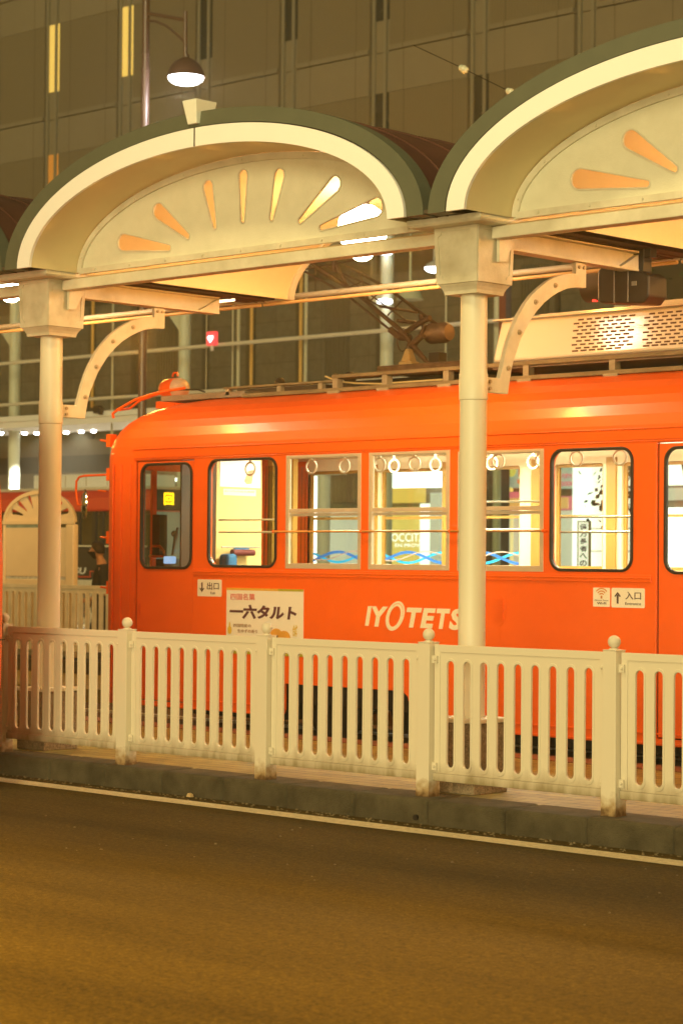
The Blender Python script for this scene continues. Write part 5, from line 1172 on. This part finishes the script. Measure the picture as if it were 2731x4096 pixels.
mb.add(vv, ff); build('face_mask', mb, blackc, man, smooth=True, autos=False)
mb = MB()
for s in (-1, 1):
    c0 = Vector((hc.x-.100, hc.y+s*.032, hc.z+.012)); mb.tube([(c0.x, c0.y+.024*cos(2*pi*k/14), c0.z+.017*sin(2*pi*k/14)) for k in range(15)], .0025, 6, cap=False); mb.tube([(c0.x, c0.y+s*.026, c0.z), (hc.x+.0, hc.y+s*.084, hc.z+.012)], .002, 6)
mb.tube([(hc.x-.103, hc.y-.01, hc.z+.012), (hc.x-.103, hc.y+.01, hc.z+.012)], .0025, 6)
build('glasses', mb, steel, man, smooth=True)
for s, idx in ((-1, 17), (1, 21)):
    h0 = Vector(V[idx]); w_ = Vector(V[idx-1]); d = (h0-w_).normalized(); sd_ = Vector((0, 1, 0)); mb = MB(); mb.tube([w_, h0, h0+d*.05], [.024, .034, .030], 8)
    for f in range(4):
        b0 = h0+d*.045+sd_*(.024-.016*f); ln = (.06, .07, .065, .05)[f]; mb.tube([b0, b0+d*ln*.5+Vector((0, 0, -.008)), b0+d*ln+Vector((0, 0, -.03))], [.009, .008, .006], 6)
    mb.tube([h0+sd_*s*-.028, h0+sd_*s*-.05+d*.03, h0+sd_*s*-.05+d*.055], [.011, .010, .007], 6)
    build('hand', mb, skinm, man, smooth=True)
man.rotation_euler.z = radians(48)
# ------------------------------------------------------------------ light
hz = MB().box(-130, 70, -50, 110, -1.6, 28)  # thin volume added for lens glow around lamps and lifted blacks
hm = bpy.data.materials.new('glow_haze'); hm.use_nodes = True; hn = hm.node_tree; hn.nodes.clear()
ho = hn.nodes.new('ShaderNodeOutputMaterial'); hv = hn.nodes.new('ShaderNodeVolumePrincipled'); hv.inputs['Color'].default_value = (.95, .90, .62, 1); hv.inputs['Density'].default_value = .003; hv.inputs['Anisotropy'].default_value = .6
hn.links.new(hv.outputs[0], ho.inputs['Volume']); build('glow_volume', hz, hm, kind='stuff')
W = bpy.data.worlds.new('World'); SC.world = W; W.use_nodes = True; nt = W.node_tree; bg = nt.nodes['Background']
sky = nt.nodes.new('ShaderNodeTexSky'); sky.sky_type = 'NISHITA'; sky.sun_disc = False; sky.sun_elevation = radians(14); SUNAZ = radians(205); sky.sun_rotation = SUNAZ
mx = nt.nodes.new('ShaderNodeMix'); mx.data_type = 'RGBA'; mx.blend_type = 'MULTIPLY'; mx.inputs[0].default_value = 1; mx.inputs[7].default_value = (1, .72, .26, 1)
nt.links.new(sky.outputs[0], mx.inputs[6]); nt.links.new(mx.outputs[2], bg.inputs[0]); bg.inputs[1].default_value = .035
def lamp(nm, ty, loc, col, en, tgt=None, **kw):
    l = bpy.data.lights.new(nm, ty); l.color = col; l.energy = en
    for k, v in kw.items(): setattr(l, k, v)
    o = bpy.data.objects.new(nm, l); COL.objects.link(o); o.location = loc
    if tgt is not None: o.rotation_euler = (Vector(tgt)-Vector(loc)).to_track_quat('-Z', 'Y').to_euler()
    return o
lamp('sun', 'SUN', (0, 0, 20), (1, .86, .45), 1.75, tgt=(-.50*20, .83*20, 20-.18*20), angle=radians(16))
lamp('front_fill_light', 'AREA', (-3.5, -9, 2.6), (1, .86, .45), 1300, tgt=(-11, 12, 2.4), shape='RECTANGLE', size=12, size_y=3)  # soft fill added behind the camera to lift soffits and fronts, no known source
lamp('roadside_lamp_light', 'SPOT', (-9, 5.5, 10), (1, .78, .34), 1500, tgt=(-9.5, 10.5, 0), spot_size=radians(105), spot_blend=1, shadow_soft_size=.5)
OR = (1, .43, .075)
for x in LX+[-3.2]: lamp('canopy_lamp_light', 'POINT', (x, 12.43, 3.80), OR, 95, shadow_soft_size=.12)
for x in (-13.9, -12.4, -10.9, -9.4, -7.9): lamp('tram_ceiling_light', 'AREA', (x, 14.7, 2.70), (1, .90, .66), 88, tgt=(x, 14.7, 0), shape='RECTANGLE', size=.9, size_y=.5)
lamp('street_lamp_light', 'POINT', tuple(LAMPQ), (.95, .92, 1), 120, shadow_soft_size=.2)
for px in (55, 300): q = onZ(px, 1735, 4.6); lamp('awning_light', 'SPOT', (q.x+.5, 34.4, 4.65), (1, .97, .9), 4000, tgt=(q.x-.1, 35.2, 0), spot_size=radians(120), shadow_soft_size=.1)
for x in (-12.5, -9.5, -6.5, -3.5): lamp('road_light', 'SPOT', (x, 0, 20), (1, .56, .05), 12500, tgt=(x, 1.2, 0), spot_size=radians(42), spot_blend=.3, shadow_soft_size=.3)
for x in (-5.5, -10, -15): lamp('far_platform_light', 'POINT', (x, 17.0, 5.2), OR, 420, shadow_soft_size=.2)
lamp('far_platform_light', 'POINT', (-20, 17.5, 4.2), OR, 230, shadow_soft_size=.2)
lamp('far_platform_light', 'POINT', (-25, 17.5, 4.2), OR, 190, shadow_soft_size=.2)
SC.view_settings.view_transform = 'Standard'; SC.view_settings.look = 'None'; SC.view_settings.exposure = 0; SC.view_settings.gamma = 1
SC.render.resolution_x = 682; SC.render.resolution_y = 1024
SC.cycles.max_bounces = 8; SC.cycles.transparent_max_bounces = 16; SC.cycles.sample_clamp_indirect = 4
